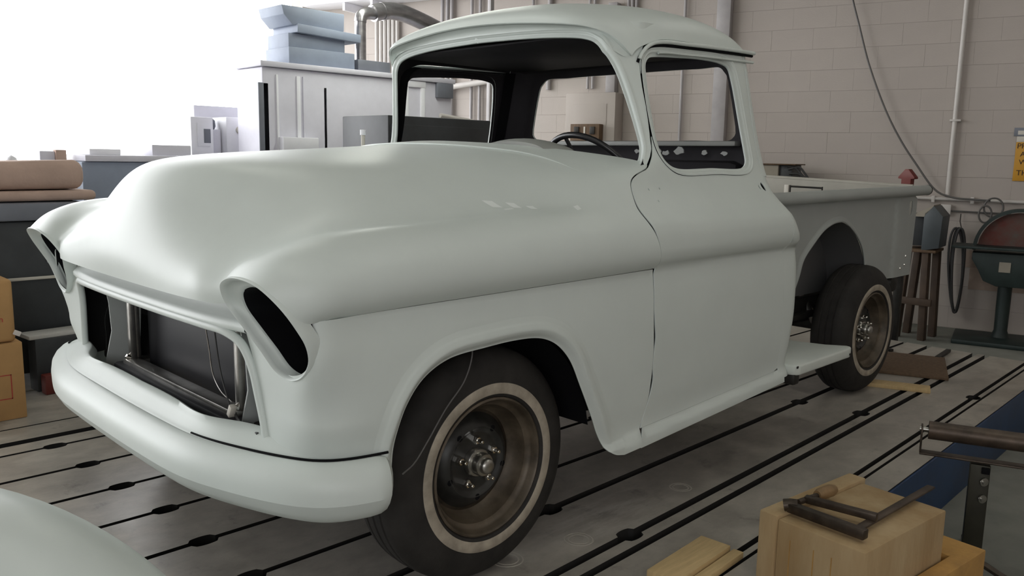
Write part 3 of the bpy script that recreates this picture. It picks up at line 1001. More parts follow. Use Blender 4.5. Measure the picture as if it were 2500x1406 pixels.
MB().lathe([(.0001, .004), (.005, .003), (.006, 0)], (-.545, -.905, .392), (-.6, -.8, 0), 10).obj('bumper_bolt', 'bare_metal', bumper)

# ---- radiator and its support behind the grille opening
MB().box((-.44, 0, .66), (.06, .80, .42), bev=.01).obj('radiator', 'radiator_black', truck)
m = MB(); m.box((-.53, 0, .508), (.05, .82, .022), bev=.006); sup = m.obj('radiator_support', 'dirty_chrome', truck)
for y in (-.395, .395):
    MB().box((-.525, y, .66), (.022, .028, .32), bev=.006).box((-.50, y + .028 * (1 if y > 0 else -1), .66), (.02, .03, .34), bev=.006).obj('support_upright', 'dirty_chrome', sup)
MB().box((-.545, 0, .475), (.06, .90, .055), bev=.012).obj('lower_crossmember', 'radiator_black', sup)
for y in (-.395, .395):
    MB().lathe([(.0001, .016), (.010, .012), (.013, 0)], (-.536, y, .522), (-1, 0, .3), 12).obj('support_bolt', 'bright_chrome', sup)
# inner fender aprons beside the radiator
for s_ in (-1, 1):
    pts = [(-.585, .47), (-.50, .47), (-.46, .55), (-.45, .70), (-.47, .79), (-.575, .79), (-.56, .70), (-.555, .60)]
    M_ = Matrix(((1, 0, 0, 0), (0, 0, 1, 0), (0, 1, 0, 0), (0, 0, 0, 1)))
    MB().prism(pts, s_ * .50 - .003, s_ * .50 + .003, M=M_).obj('inner_fender', 'bed_primer', truck)
    MB().box((-.50, s_ * .56, .50), (.10, .10, .03), bev=.008).obj('frame_horn', 'steel_dark', truck)
# loose wiring in the grille
def wire(name, pts, r, mt, par): 
    return MB().tube(smooth_poly(pts, .01), r, 6).obj(name, mt, par)
wire('wire', [(-.535, -.20, .76), (-.54, -.24, .67), (-.545, -.27, .60), (-.55, -.33, .56), (-.545, -.385, .54)], .0022, 'dirty_chrome', sup)
wire('wire', [(-.535, -.26, .77), (-.55, -.33, .62), (-.555, -.395, .525)], .0025, 'cable_black', sup)
wire('wire', [(-.55, -.40, .53), (-.575, -.46, .535), (-.59, -.52, .525), (-.60, -.60, .520), (-.605, -.645, .528)], .004, 'cable_black', sup)
MB().box((-.590, -.475, .545), (.018, .016, .036), bev=.003, rot=Matrix.Rotation(.5, 3, 'X')).obj('wire_connector', 'label_white', sup)

# ---- doors
_nb = front_net(np.stack([np.full(60, 8.0), np.linspace(0.05, 5.95, 60)], -1))[:, [0, 2]]
_tg = np.gradient(_nb, axis=0); _tg /= np.linalg.norm(_tg, axis=1, keepdims=True)
_nb = _nb + np.stack([_tg[:, 1], -_tg[:, 0]], -1) * .0045
gapdoor = smooth_poly([(.617, .345), (.651, .428), (.672, .50), (.667, .55), (.670, .60), (.676, .645), (.669, .70), (.664, .751), (.6695, .855)], .014) + [tuple(p) for p in _nb[1:]] + smooth_poly([(.790, 1.205), (.818, 1.224), (.838, 1.245), (.848, 1.272), (.853, 1.371), (.846, 1.494), (.846, 1.573), (.868, 1.607), (.895, 1.625), (.93, 1.634)], .014)
DR = 1.53
door_out = gapdoor + line_poly([(.93, 1.634), (1.30, 1.644), (DR, 1.648), (DR, .40)], .03)[1:] + line_poly([(DR, .392), (.617, .345)], .03)[1:-1]
WIN = smooth_poly([(.878, 1.565), (.898, 1.585), (.933, 1.592), (1.075, 1.603), (1.237, 1.611), (1.373, 1.607), (1.421, 1.593), (1.436, 1.55), (1.453, 1.412), (1.459, 1.273), (1.453, 1.230), (1.416, 1.208), (1.181, 1.204), (.967, 1.202), (.927, 1.213), (.898, 1.237), (.884, 1.279), (.876, 1.371), (.872, 1.517)], .012, closed=True)
DWD = .040
h_dw = Lin([0, .010, .0125, .021, .026, .031, DWD], [-.011, -.011, -.001, .0008, .0050, .0015, 0])
SW = 1 if offset_poly(WIN, DWD, closed=True)[2][:, 1].max() > max(z for _, z in WIN) else -1
WIN_OFF = [tuple(p) for p in offset_poly(WIN, SW * (DWD - .012), closed=True)[2]]
def circ2(x, z, r, n=10, ry=None):
    return [(x + r * math.cos(2 * PI * k / n), z + (ry or r) * math.sin(2 * PI * k / n)) for k in range(n)]
holes = [WIN_OFF, circ2(1.492, 1.130, .013, ry=.017), circ2(1.462, 1.128, .006, 8, .010), circ2(.736, 1.129, .004, 8), circ2(.798, 1.131, .004, 8), circ2(.75, 1.091, .0035, 8)]
sk = Skin().sheet(side, door_out, holes=holes, step=(.02, .02), inner=(1.1, 0, .9), thick=.006)
DM = ['primer', 'interior_dark']
strip_sheet(sk, WIN, side, h_dw, DWD - .012, sign=SW, closed=True, inner=(1.1, 0, .9), thick=.008)
door_n = sk.obj('door', DM, truck)
sk2 = Skin().sheet(side, door_out, holes=[WIN_OFF, circ2(1.48, 1.130, .013)], step=(.03, .03), inner=(1.1, 0, .9), thick=.006)
strip_sheet(sk2, WIN, side, h_dw, DWD - .012, sign=SW, closed=True, inner=(1.1, 0, .9), thick=.008)
door_f = sk2.mirror().obj('door', DM, truck)
# dark jamb behind the gaps and an inner trim panel
for s_, d_ in ((1, door_n), (-1, door_f)):
    m = MB()
    gp = [(x + .0, z) for x, z in gapdoor[::2]]
    ring1 = [(x - .02, -(float(T(np.array(x), np.array(z))) - .022) * s_, z) for x, z in gp]
    ring2 = [(x + .03, -(float(T(np.array(x), np.array(z))) - .022) * s_, z) for x, z in gp]
    m.loft([ring1, ring2]); m.obj('door_jamb', 'black_gap', truck)
    zr = np.linspace(.40, 1.655, 40)
    rj = [[(DR + dx, -s_ * (float(T(np.array(DR + dx), np.array(z))) - .018), z) for z in zr] for dx in (-.03, .03)]
    MB().loft(rj).obj('door_jamb', 'black_gap', truck)
    m = MB()
    m.box((1.08, -s_ * .80, .78), (.84, .012, .78), bev=.004); m.obj('inner_panel', 'interior_dark', d_)

# ---- rocker below the door, rear cab corner, cab back
rk = line_poly([(.600, .285), (1.56, .340)], .03) + line_poly([(1.56, .340), (1.555, .395)], .02)[1:] + line_poly([(1.555, .3925), (.600, .3430)], .03)[1:-1]
def rocker_fn(UV):
    return side(UV)
skr = Skin().sheet(rocker_fn, rk, step=(.02, .012), inner=(1.1, 0, .5), thick=.005)
def corner_fn(UV):
    a, z = UV[:, 0], UV[:, 1]
    x0, r = X0(z), RC(z)
    tt = T0(np.full_like(z, 1.53), z)
    x = np.where(a < 0, x0 + a * .12, x0 + r * np.sin(np.maximum(a, 0)))
    t = np.where(a < 0, tt, tt - r + r * np.cos(np.maximum(a, 0)))
    x = np.where(a > 1.5, x0 + r + .0 * a, x); t = np.where(a > 1.5, tt - r - (a - 1.5) * .35, t)
    return np.stack([x, -t, z], -1)
def left_edge(z):                              # angle coordinate where the door ends
    dx = DR + .0012 - float(X0(z))
    return dx / .12 if dx < 0 else math.asin(dx / float(RC(z)))
zz_ = np.linspace(.36, 1.19, 40)
cor = [(left_edge(z), z) for z in zz_] + [(a, 1.19) for a in np.linspace(left_edge(1.19), 2.9, 20)[1:]] + [(2.9, z) for z in zz_[::-1][1:]] + [(a, .36) for a in np.linspace(2.9, left_edge(.36), 20)[1:-1]]
skr.sheet(corner_fn, cor, step=(.10, .03), inner=(1.2, 0, .8), thick=.005)
skr.obj('cab_corner', ['primer', 'interior_dark'], truck)
skr.mirror().obj('cab_corner', ['primer', 'interior_dark'], truck)

# ---- greenhouse: windshield frame, pillars, rear panel
LEV = [1.17, 1.25, 1.42, 1.60, 1.69, 1.78]
FR = {1.17: [(.435, 0), (.45, .25), (.53, .45), (.63, .60), (.71, .73)],
      1.25: [(.475, 0), (.49, .25), (.565, .43), (.67, .56), (.765, .67)],
      1.42: [(.555, 0), (.567, .24), (.61, .42), (.675, .545), (.745, .635)],
      1.60: [(.645, 0), (.655, .23), (.675, .40), (.70, .52), (.735, .605)],
      1.69: [(.69, 0), (.70, .23), (.72, .40), (.745, .52), (.78, .595)],
      1.78: [(.735, 0), (.745, .23), (.765, .40), (.79, .51), (.825, .58)]}
for z, x in ((1.17, .775), (1.25, .838), (1.42, .835), (1.60, .825), (1.69, .85), (1.78, .88)):
    FR[z].append((x, float(T0(np.array(x), np.array(z))) - .002))
GP = []
for z in LEV:
    tt = float(PROF(z)); x0, r = float(X0(z)), float(RC(z))
    row = list(FR[z]) + [(.95, tt), (1.22, tt), (x0, tt), (x0 + r * .5, tt - r * .134), (x0 + r * .866, tt - r * .5), (x0 + r, tt - r), (x0 + r + .025, .38), (x0 + r + .035, 0)]
    GP.append([(x, -t, z) for x, t in row])
GP = np.array(GP)
full = np.concatenate([GP, (GP[:, :-1] * np.array([1, -1, 1]))[:, ::-1]], axis=1)     # 0..13 near, 14..26 far; windshield centre at both ends
ghouse = Net(full)
def lev_of(z): return np.interp(z, LEV, range(6))
def gfun(UV):      # (column, z)
    return ghouse(np.stack([lev_of(UV[:, 1]), UV[:, 0]], -1))
def col_at(x, z, lo, hi):
    """column whose x equals x at height z on the near side"""
    q = np.linspace(lo, hi, 400); X = gfun(np.stack([q, np.full(400, z)], -1))[:, 0]
    return float(q[np.argmin(abs(X - x))])
# near/far A pillar + header: column range 0..A where A follows the door gap
zl = np.linspace(1.17, 1.67, 36)
dgx = Lin([1.17, 1.20, 1.224, 1.245, 1.272, 1.371, 1.494, 1.573, 1.605, 1.68], [.79, .79, .811, .832, .8425, .8475, .8405, .8405, .86, .95])
acol = [(col_at(float(dgx(z)), z, 3.5, 6.9), z) for z in zl]
wsh = [(0, 1.674), (.8, 1.671), (1.5, 1.667), (2.3, 1.660), (3.0, 1.650), (3.6, 1.632), (4.0, 1.605), (4.25, 1.57), (4.45, 1.51), (4.56, 1.43), (4.62, 1.33), (4.63, 1.28), (4.56, 1.245), (4.3, 1.234), (3, 1.243), (2, 1.255), (1, 1.262), (0, 1.265)]
wsh = smooth_poly(wsh, .04)
GM = (.16, 1.0)
WD_ = .046
h_ws = Lin([0, .011, .0135, .024, .030, .037, WD_], [-.016, -.016, -.002, .004, .0045, .002, 0])
_, _, wsh_off = offset_poly(wsh, -WD_, GM)
if wsh_off[:, 1].max() < 1.68: _, _, wsh_off = offset_poly(wsh, WD_, GM)
SG = 1 if abs(offset_poly(wsh, WD_, GM)[2][:, 1].max() - wsh_off[:, 1].max()) < 1e-6 else -1
wsh_off = [(max(0.0, c), z) for c, z in wsh_off]
pil = [(0.0, 1.705)] + wsh_off + [(0, 1.17)] + [(c, 1.17) for c in np.linspace(0, acol[0][0], 40)[1:]] + acol[1:] + [(acol[-1][0], 1.705)] + [(c, 1.705) for c in np.linspace(acol[-1][0], 0, 40)[1:-1]]
sk = Skin()
sk.sheet(gfun, pil, step=(.09, .018), inner=(1.2, 0, 1.4), thick=.012)
strip_sheet(sk, wsh, gfun, h_ws, WD_, sign=SG, metric=GM, inner=(1.2, 0, 1.4), thick=.010)
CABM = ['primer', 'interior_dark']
sk.plus(sk.mirror())
sk.obj('windshield_frame', CABM, truck)
# rear: B pillars and back panel with its window
bcol = [(col_at(DR + .0065, z, 6.5, 9), z) for z in zl]
RWIN = smooth_poly([(12.05, 1.325), (11.15, 1.335), (10.98, 1.38), (10.98, 1.56), (11.15, 1.605), (12.05, 1.62), (13, 1.622), (13.95, 1.62), (14.85, 1.605), (15.02, 1.56), (15.02, 1.38), (14.85, 1.335), (13.95, 1.325), (13, 1.325)], .08, closed=True)
bk = bcol + [(c, zl[-1]) for c in np.linspace(bcol[-1][0], 26 - bcol[-1][0], 90)[1:]] + [(26 - c, z) for c, z in bcol[::-1]][1:] + [(c, zl[0]) for c in np.linspace(26 - bcol[0][0], bcol[0][0], 90)[1:-1]]
Skin().sheet(gfun, bk, holes=[RWIN], step=(.10, .02), inner=(1.2, 0, 1.4), thick=.012).obj('cab_back', CABM, truck)
m = MB(); m.box((1.615, 0, .76), (.02, 1.46, .84), bev=.004); m.obj('cab_back_lower', ['interior_dark'], truck)

# ---- roof
RF = [
 [(.635,0,1.722),(.64,.2,1.717),(.652,.38,1.703),(.672,.52,1.688),(.715,.60,1.668),(.762,.648,1.637),(.808,.683,1.583)],
 [(.675,0,1.762),(.68,.2,1.757),(.69,.38,1.743),(.71,.52,1.723),(.745,.605,1.70),(.795,.655,1.668),(.838,.690,1.612)],
 [(.80,0,1.805),(.80,.2,1.80),(.81,.38,1.783),(.825,.53,1.757),(.848,.615,1.730),(.885,.668,1.695),(.915,.694,1.640)],
 [(1.0,0,1.835),(1.0,.2,1.83),(1.,.39,1.81),(1.,.545,1.782),(1.,.63,1.750),(1.0,.678,1.708),(1.0,.700,1.655)],
 [(1.25,0,1.843),(1.25,.2,1.838),(1.25,.39,1.818),(1.25,.55,1.787),(1.25,.632,1.753),(1.25,.678,1.711),(1.25,.699,1.660)],
 [(1.45,0,1.828),(1.45,.2,1.823),(1.45,.39,1.803),(1.45,.545,1.772),(1.45,.625,1.741),(1.45,.672,1.704),(1.45,.695,1.662)],
 [(1.585,0,1.785),(1.58,.2,1.78),(1.575,.38,1.763),(1.565,.52,1.740),(1.558,.60,1.716),(1.552,.652,1.690),(1.55,.682,1.663)],
 [(1.685,0,1.672),(1.68,.2,1.672),(1.67,.36,1.669),(1.648,.50,1.666),(1.628,.57,1.664),(1.61,.62,1.662),(1.59,.655,1.660)]]
RP = np.zeros((8, 13, 3))
for i, row in enumerate(RF):
    for j, (x, t, z) in enumerate(row):
        RP[i, 6 - j] = (x, -t, z); RP[i, 6 + j] = (x, t, z)
roofn = Net(RP)
ro = [(u, 0.0) for u in np.linspace(0, 7, 70)] + [(7.0, v) for v in np.linspace(0, 12, 80)[1:]] + [(u, 12.0) for u in np.linspace(7, 0, 70)[1:]] + [(0.0, v) for v in np.linspace(12, 0, 80)[1:-1]]
sk = Skin().sheet(roofn, ro, step=(.10, .16), inner=(1.2, 0, 1.2), thick=.012)
roof = sk.obj('roof', CABM, truck)
# visor soffit: recess between roof lip and glass channel
vv = np.linspace(0, 12, 121)
lipc = roofn(np.stack([np.zeros(121), vv], -1))
m = MB(); rings = []
for k, v in enumerate(vv):
    j = abs(v - 6)
    p = lipc[k]
    c_ = np.interp(j, [0, 1, 2, 3, 4, 5, 6], [0, 1.0, 1.9, 2.75, 3.4, 4.0, 4.7])
    zt = np.interp(j, [0, 1, 2, 3, 4, 5, 6], [1.690, 1.687, 1.681, 1.672, 1.658, 1.632, 1.575])
    q_ = gfun(np.array([[c_, zt]]))[0]
    if v > 6: q_ = q_ * np.array([1, -1, 1])
    p, q_ = Vector(p), Vector(q_)
    mid = p.lerp(q_, .5) + Vector((.012, 0, .004))
    rings.append([tuple(p + Vector((.006, 0, .006))), tuple(p + Vector((.0005, 0, -.001))), tuple(p.lerp(q_, .12) + Vector((.004, 0, -.001))), tuple(mid), tuple(p.lerp(q_, .8) + Vector((.004, 0, 0))), tuple(q_ + Vector((-.007, 0, 0)))])
m.loft(rings)
m.obj('visor_soffit', 'primer', roof, angle=60)
# drip rails
for s_ in (-1, 1):
    path = smooth_poly([(.838, .694, 1.573), (.846, .696, 1.592), (.865, .699, 1.612), (.90, .702, 1.631), (.96, .704, 1.642), (1.1, .704, 1.648), (1.25, .704, 1.654), (1.45, .702, 1.660), (1.60, .694, 1.664)], .03)
    MB().tube([(x, s_ * t, z) for x, t, z in path], .0075, 8).obj('drip_rail', 'primer', roof, angle=60)
    MB().tube([(x - .003, s_ * (t - .008), z - .011) for x, t, z in path], .0055, 6).obj('drip_gap', 'black_gap', roof)
    p2 = [(x, s_ * (t - .004), z - .036) for x, t, z in path[6:]]
    MB().tube(p2, .006, 6).obj('door_top_bead', 'primer', door_n if s_ < 0 else door_f)
MB().box((1.17, 0, 1.665), (.80, 1.25, .01), bev=.004).obj('headliner', 'interior_dark', roof)

# ---- cab interior
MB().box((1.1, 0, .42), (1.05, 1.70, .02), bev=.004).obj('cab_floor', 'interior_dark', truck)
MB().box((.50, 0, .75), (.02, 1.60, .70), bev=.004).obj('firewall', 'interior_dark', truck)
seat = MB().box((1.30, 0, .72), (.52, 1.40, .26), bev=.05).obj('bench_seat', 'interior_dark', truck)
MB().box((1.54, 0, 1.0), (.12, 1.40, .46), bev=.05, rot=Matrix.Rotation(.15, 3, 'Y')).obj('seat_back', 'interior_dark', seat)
# ledge under the rear window, strip and pale flecks painting glints of light
m = MB(); m.box((1.59, 0, 1.300), (.05, 1.30, .022), bev=.006); led = m.obj('rear_ledge', 'instrument_grey', truck)
for k, (y, sz) in enumerate(((-.60, .035), (-.50, .03), (-.37, .055), (-.30, .04), (-.255, .05), (-.14, .03))):
    n_ = 9
    pl_ = [(y + sz * .5 * (.6 + .6 * rnd.random()) * math.cos(2 * PI * i / n_), 1.258 + .004 * (k % 3) + sz * .36 * (.5 + .7 * rnd.random()) * math.sin(2 * PI * i / n_)) for i in range(n_)]
    MB().prism(pl_, 1.570, 1.576, M=Matrix(((0, 0, 1, 0), (1, 0, 0, 0), (0, 1, 0, 0), (0, 0, 0, 1)))).obj('light_glint', 'instrument_grey', led)
# dashboard, gauge hood, steering wheel
m = MB(); rings = []
for t in np.linspace(-.74, .74, 41):
    f = float(np.interp(abs(t), [0, .25, .45, .62, .745], [.49, .505, .565, .66, .745]))
    z = 1.262 - .05 * (abs(t) / .745) ** 2
    rings.append([(f, t, z - .004), (f + .05, t, z - .006), (f + .12, t, z - .012), (f + .145, t, z - .04), (f + .14, t, z - .16), (f + .04, t, z - .24)])
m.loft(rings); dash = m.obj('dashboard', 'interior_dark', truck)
m = MB(); rings = []
for k in range(9):
    fx = k / 8
    x = .56 + .14 * fx
    ring = []
    for a in np.linspace(0, PI, 21):
        ring.append((x + .02 * math.cos(a), -.34 - .178 * math.cos(a) * (.92 + .08 * fx), 1.232 + (.052 + .012 * math.sin(fx * PI)) * math.sin(a) ** .8))
    rings.append(ring)
m.loft(rings, cap=True); m.obj('gauge_hood', 'instrument_grey', dash)
stw = Vector((.95, -.40, 1.150)); ax = Vector((.80, 0, .60)).normalized()
Rz = rotmat((0, 0, 1), ax)
ringp = [stw + Rz @ Vector((.205 * math.cos(a), .205 * math.sin(a), 0)) for a in np.linspace(0, 2 * PI, 64, endpoint=False)]
sw = MB().tube(ringp, .012, 10, closed=True).obj('steering_wheel', 'wheel_plastic', truck, angle=60)
for a in (0.2, PI - .2, 3 * PI / 2):
    MB().tube([stw + Rz @ Vector((.03 * math.cos(a), .03 * math.sin(a), -.02)), stw + Rz @ Vector((.2 * math.cos(a), .2 * math.sin(a), 0))], .008, 8).obj('spoke', 'wheel_plastic', sw)
MB().lathe([(.0001, .02), (.03, .015), (.042, 0), (.042, -.03)], stw, ax, 20).obj('horn_button', 'dirty_chrome', sw)
MB().cyl(stw - ax * .03, stw - ax * .42, .022, 14).obj('steering_column', 'interior_dark', truck)

# ---- wheel wells, frame, axles
for s_ in (-1, 1):
    m = MB(); rings = []
    for y in (-.885, -.52):
        rings.append([(.43 * math.cos(a) - .03, y * -s_, .33 + .43 * math.sin(a)) for a in np.linspace(.15, PI - .1, 24)])
    m.loft(rings); m.obj('front_wheel_well', 'black_gap', truck)
    MB().box((1.55, s_ * .42, .44), (4.1, .06, .14), bev=.008).obj('frame_rail', 'steel_dark', truck)
    MB().box((1.1, s_ * .80, .36), (.98, .12, .05), bev=.01).obj('sill_underside', 'interior_under', truck)
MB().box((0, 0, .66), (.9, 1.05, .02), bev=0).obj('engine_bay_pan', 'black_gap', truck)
MB().cyl((0, -.66, .345), (0, .66, .345), .035, 14).box((0, 0, .36), (.30, .9, .10), bev=.02).obj('front_axle', 'steel_dark', truck)
MB().cyl((2.896, -.60, .345), (2.896, .60, .345), .045, 16).lathe([(.05, -.14), (.12, -.07), (.14, 0), (.12, .07), (.05, .14)], (2.896, 0, .345), (0, 1, 0), 20).obj('rear_axle', 'steel_dark', truck)
for s_ in (-1, 1):
    MB().box((2.896, s_ * .47, .42), (1.1, .06, .03), bev=.006).obj('leaf_spring', 'steel_dark', truck)
    MB().cyl((2.72, s_ * .40, .52), (2.80, s_ * .50, .33), .025, 12).obj('shock_absorber', 'dirty_chrome', truck)
MB().cyl((1.9, -.30, .52), (3.4, -.30, .50), .03, 12).obj('exhaust_pipe', 'steel_dark', truck)

# ---- wheels
def wheel_parts(tire_loc, out):
    """tyre with its parts; the outer face looks along (0, out, 0); local origin at the hub centre on the whitewall plane"""
    A = (0, out, 0)                            # lathe height grows outwards
    tp = [(.196, -.015), (.204, -.006), (.209, .002), (.214, .004), (.2155, .0055), (.248, .0055), (.2495, .004), (.270, .004), (.292, .000), (.312, -.010), (.328, -.024), (.3385, -.040), (.3425, -.050),
          (.3440, -.062), (.3400, -.064), (.3400, -.069), (.3450, -.071), (.3458, -.095), (.3415, -.097), (.3415, -.103), (.3460, -.105), (.3455, -.130), (.3410, -.132), (.3410, -.137), (.3450, -.139), (.3430, -.155), (.338, -.166), (.322, -.186), (.30, -.198), (.27, -.204), (.24, -.203), (.212, -.198), (.200, -.188), (.196, -.17), (.196, -.09)]
    tire = MB().lathe(tp, axis=A, n=96, closed=True).obj('tire', 'rubber', truck, angle=30, loc=tire_loc)
    tire['_local'] = 1
    MB().lathe([(.2156, .0050), (.217, .0064), (.247, .0064), (.2484, .0050)], axis=A, n=96, caps=False).obj('whitewall', 'whitewall', tire, angle=60)
    rp = [(.198, -.17), (.206, -.008), (.2045, .000), (.199, .003), (.194, -.003), (.192, -.020), (.186, -.030), (.176, -.034), (.1735, -.046), (.170, -.060), (.160, -.082), (.152, -.088), (.143, -.087), (.130, -.072), (.116, -.058), (.106, -.054), (.098, -.057), (.092, -.064), (.086, -.066), (.046, -.064), (.043, -.066), (.043, -.085)]
    MB().lathe(rp[:13], axis=A, n=72, caps=False).obj('rim', 'rusty_rim', tire, angle=40)
    MB().lathe(rp[11:], axis=A, n=72, caps=False).obj('wheel_disc', 'hub_black', tire, angle=40)
    MB().lathe([(.043, -.085), (.043, -.050), (.040, -.046), (.034, -.045), (.034, -.025), (.0315, -.020), (.024, -.019), (.0235, -.008), (.020, -.002), (.012, .001), (.0001, .002)], axis=A, n=32).obj('hub_cap', 'bare_metal', tire, angle=40)
    for k in range(5):
        a = 2 * PI * k / 5 + .35
        c = (.068 * math.cos(a), 0, .068 * math.sin(a))
        MB().lathe([(.014, -.066), (.013, -.050), (.010, -.046)], c, A, 6).lathe([(.0065, -.048), (.0065, -.030), (.004, -.027), (.0001, -.0265)], c, A, 10).obj('lug_nut', 'bright_chrome', tire, angle=40)
        a2 = a + .63
        MB().lathe([(.010, -.0555), (.008, -.0545), (.0001, -.0545)], (.108 * math.cos(a2), 0, .108 * math.sin(a2)), A, 10).obj('vent_hole', 'black_gap', tire)
    return tire
for x, t in ((0, .856), (2.896, .744)):
    for s_ in (-1, 1):
        wheel_parts((x, s_ * t, .346), s_)

# brake line / wire hanging across the front tyre
wire('loose_wire', [(-.385, -.955, .455), (-.33, -.93, .462), (-.26, -.90, .50), (-.19, -.885, .565), (-.12, -.88, .63), (-.085, -.87, .695), (-.075, -.85, .75)], .0022, 'cable_grey', truck)

# ---- cargo bed
BT_ = .66
bzr = lambda x: 1.045 + .010 * (x - 1.78)
barch = smooth_poly([(2.115, .585), (2.18, .687), (2.214, .762), (2.319, .844), (2.406, .896), (2.495, .924), (2.567, .932), (2.629, .927), (2.727, .889), (2.817, .831), (2.873, .777), (2.907, .711), (2.925, .62), (2.925, .585)], .02)
BD = .03
BO = [tuple(p) for p in offset_poly(barch, BD)[2]]
bsg = 1
if max(z for _, z in BO) < max(z for _, z in barch):
    BO = [tuple(p) for p in offset_poly(barch, -BD)[2]]; bsg = -1
bs = line_poly([(1.76, .585), (BO[0][0], .585)], .05) + BO[1:-1] + line_poly([(BO[-1][0], .585), (3.55, .585)], .05) + line_poly([(3.55, .585), (3.575, 1.03)], .03)[1:] + line_poly([(3.575, 1.055), (1.76, 1.04)], .05)[1:] + line_poly([(1.76, 1.04), (1.76, .585)], .05)[1:-1]
h_bed = Lin([0, .006, .014, .022, BD], [.010, .013, .010, .003, 0])
def bed_fn(UV):
    t = np.full(len(UV), BT_)
    t = t + .012 * sstep(3.28, 3.31, UV[:, 0]) 
    return np.stack([UV[:, 0], -t, UV[:, 1]], -1)
pocket = smooth_poly([(3.475, .935), (3.50, .945), (3.51, .975), (3.505, 1.015), (3.475, 1.02), (3.462, 1.0), (3.462, .955)], .01, closed=True)
skb = Skin().sheet(bed_fn, bs, holes=[pocket], step=(.03, .03), inner=(2.7, 0, .8), thick=.004)
strip_sheet(skb, barch, bed_fn, h_bed, BD, sign=bsg, inner=(2.7, 0, .8), thick=.008)
BM = ['bed_primer', 'bed_inner']
for s_, skk in ((-1, skb), (1, skb.mirror())):
    o = skk.obj('bed_side', BM, truck)
    path = line_poly([(1.76, 1.062), (3.665, 1.080)], .1)
    MB().tube([(x, s_ * .688, z) for x, z in path], .030, 16).obj('bed_rail', 'bed_primer', o, angle=60)
    MB().lathe([(.0305, -.006), (.0315, 0), (.0305, .006), (.022, .008), (.0001, .008)], (3.665, s_ * .688, 1.080), (1, 0, 0), 20).obj('rail_end_cap', 'steel_dark', o)
    MB().box((3.487, s_ * (BT_ - .02), .98), (.06, .02, .10), bev=.004).obj('stake_pocket', 'black_gap', o)
    for x, z in ((3.40, .633), (3.46, .650), (3.468, .700)):
        MB().lathe([(.0001, .005), (.006, .004), (.0075, 0)], (x, s_ * (BT_ + .0125), z), (0, s_, 0), 10).obj('bed_bolt', 'bright_chrome', o)
    m = MB(); rings = []
    for y in (BT_ - .002, .44):
        rings.append([(2.53 + .44 * math.cos(a), s_ * y, .52 + .42 * math.sin(a)) for a in np.linspace(-.1, PI + .1, 30)])
    m.loft(rings); m.box((2.53, s_ * .44, .72), (.86, .004, .40), bev=0)
    m.obj('wheel_tub', 'tub_grey', o)
for cx_, lx, wy in ((1.92, .28, 1.29), (2.53, .92, .86), (3.27, .55, 1.29)):
    MB().box((cx_, 0, .605), (lx, wy, .03), bev=.004).obj('bed_floor', 'bed_inner', truck)
MB().box((1.765, 0, .83), (.015, 1.31, .46), bev=.004).obj('bed_front', 'bed_primer', truck)
tg = MB().box((3.575, 0, .865), (.03, 1.29, .50), bev=.006, rot=Matrix.Rotation(.030, 3, 'X')).obj('tailgate', 'bed_inner', truck)
MB().cyl((3.575, -.64, 1.098), (3.575, .64, 1.138), .014, 14).obj('tailgate_roll', 'bed_inner', tg)
MB().box((3.52, 0, .50), (.08, 1.0, .07), bev=.01).obj('rear_crossmember', 'steel_dark', truck)
MB().lathe([(.0001, .03), (.05, .02), (.06, 0), (.05, -.02)], (3.47, -.60, .535), (0, -1, 0), 20).obj('tail_lamp_bracket', 'steel_dark', truck)

# ---- step board behind the cab
m = MB()
stp = [(1.60, -.66), (1.635, -.945), (1.66, -.962), (2.10, -.975), (2.135, -.965), (2.145, -.94), (2.09, -.86), (2.05, -.70)]
def stepz(x): return .385 + .02 * (x - 1.65)
bm = bmesh.new()
vs = [bm.verts.new((x, y, .395 + .012 * math.sin((x - 1.6) * 3))) for x, y in stp]
fc = bm.faces.new(vs)
r_ = bmesh.ops.extrude_face_region(bm, geom=[fc])
bmesh.ops.translate(bm, vec=(0, 0, -.045), verts=[e for e in r_['geom'] if isinstance(e, bmesh.types.BMVert)])
bmesh.ops.recalc_face_normals(bm, faces=bm.faces)
bmesh.ops.bevel(bm, geom=bm.edges[:], offset=.009, segments=3, affect='EDGES', profile=.5)
m.bm(bm)
stepo = m.obj('step_board', 'chipped_primer', truck)
MB().box((1.66, -.92, .335), (.05, .06, .05), bev=.01).obj('step_bracket', 'steel_dark', truck)
for (x, y, z, sx) in ((2.128, -.958, .392, .016), (2.10, -.976, .378, .012), (1.648, -.955, .388, .014)):
    MB().box((x, y, z), (sx, .004, .010), bev=.0015).obj('paint_chip', 'steel_dark', stepo)

# ================================================================== things in the foreground
# loose pontoon fender lying crown up by the camera
t = thing('loose_fender', 'smooth pale primered fender shell lying crown up in the bottom left corner', 'fender', (-1.316, -.616, 0))
ca, sa = math.cos(-.993), math.sin(-.993)
def fend(a, e, k=1.0):
    ex = .708 * k * math.cos(e) * math.cos(a); ey = .307 * k * math.cos(e) * math.sin(a); ez = .538 * k * math.sin(e)
    return (-1.316 + ca * ex - sa * ey, -.616 + sa * ex + ca * ey, .039 + ez)
m = MB()
E_ = np.linspace(-.07, PI / 2 - .02, 26)
rings = [[fend(a, e) for a in np.linspace(0, 2 * PI, 96, endpoint=False)] for e in E_]
m.loft(rings, close_ring=True); m.f.append(tuple(25 * 96 + k for k in range(96))); m.mi.append(0)
m.obj('shell', 'primer', t, angle=60)
m = MB().tube([fend(a, -.06, 1.004) for a in np.linspace(0, 2 * PI, 96, endpoint=False)], .011, 8, closed=True)
m.obj('rolled_edge', 'primer', t, angle=60)

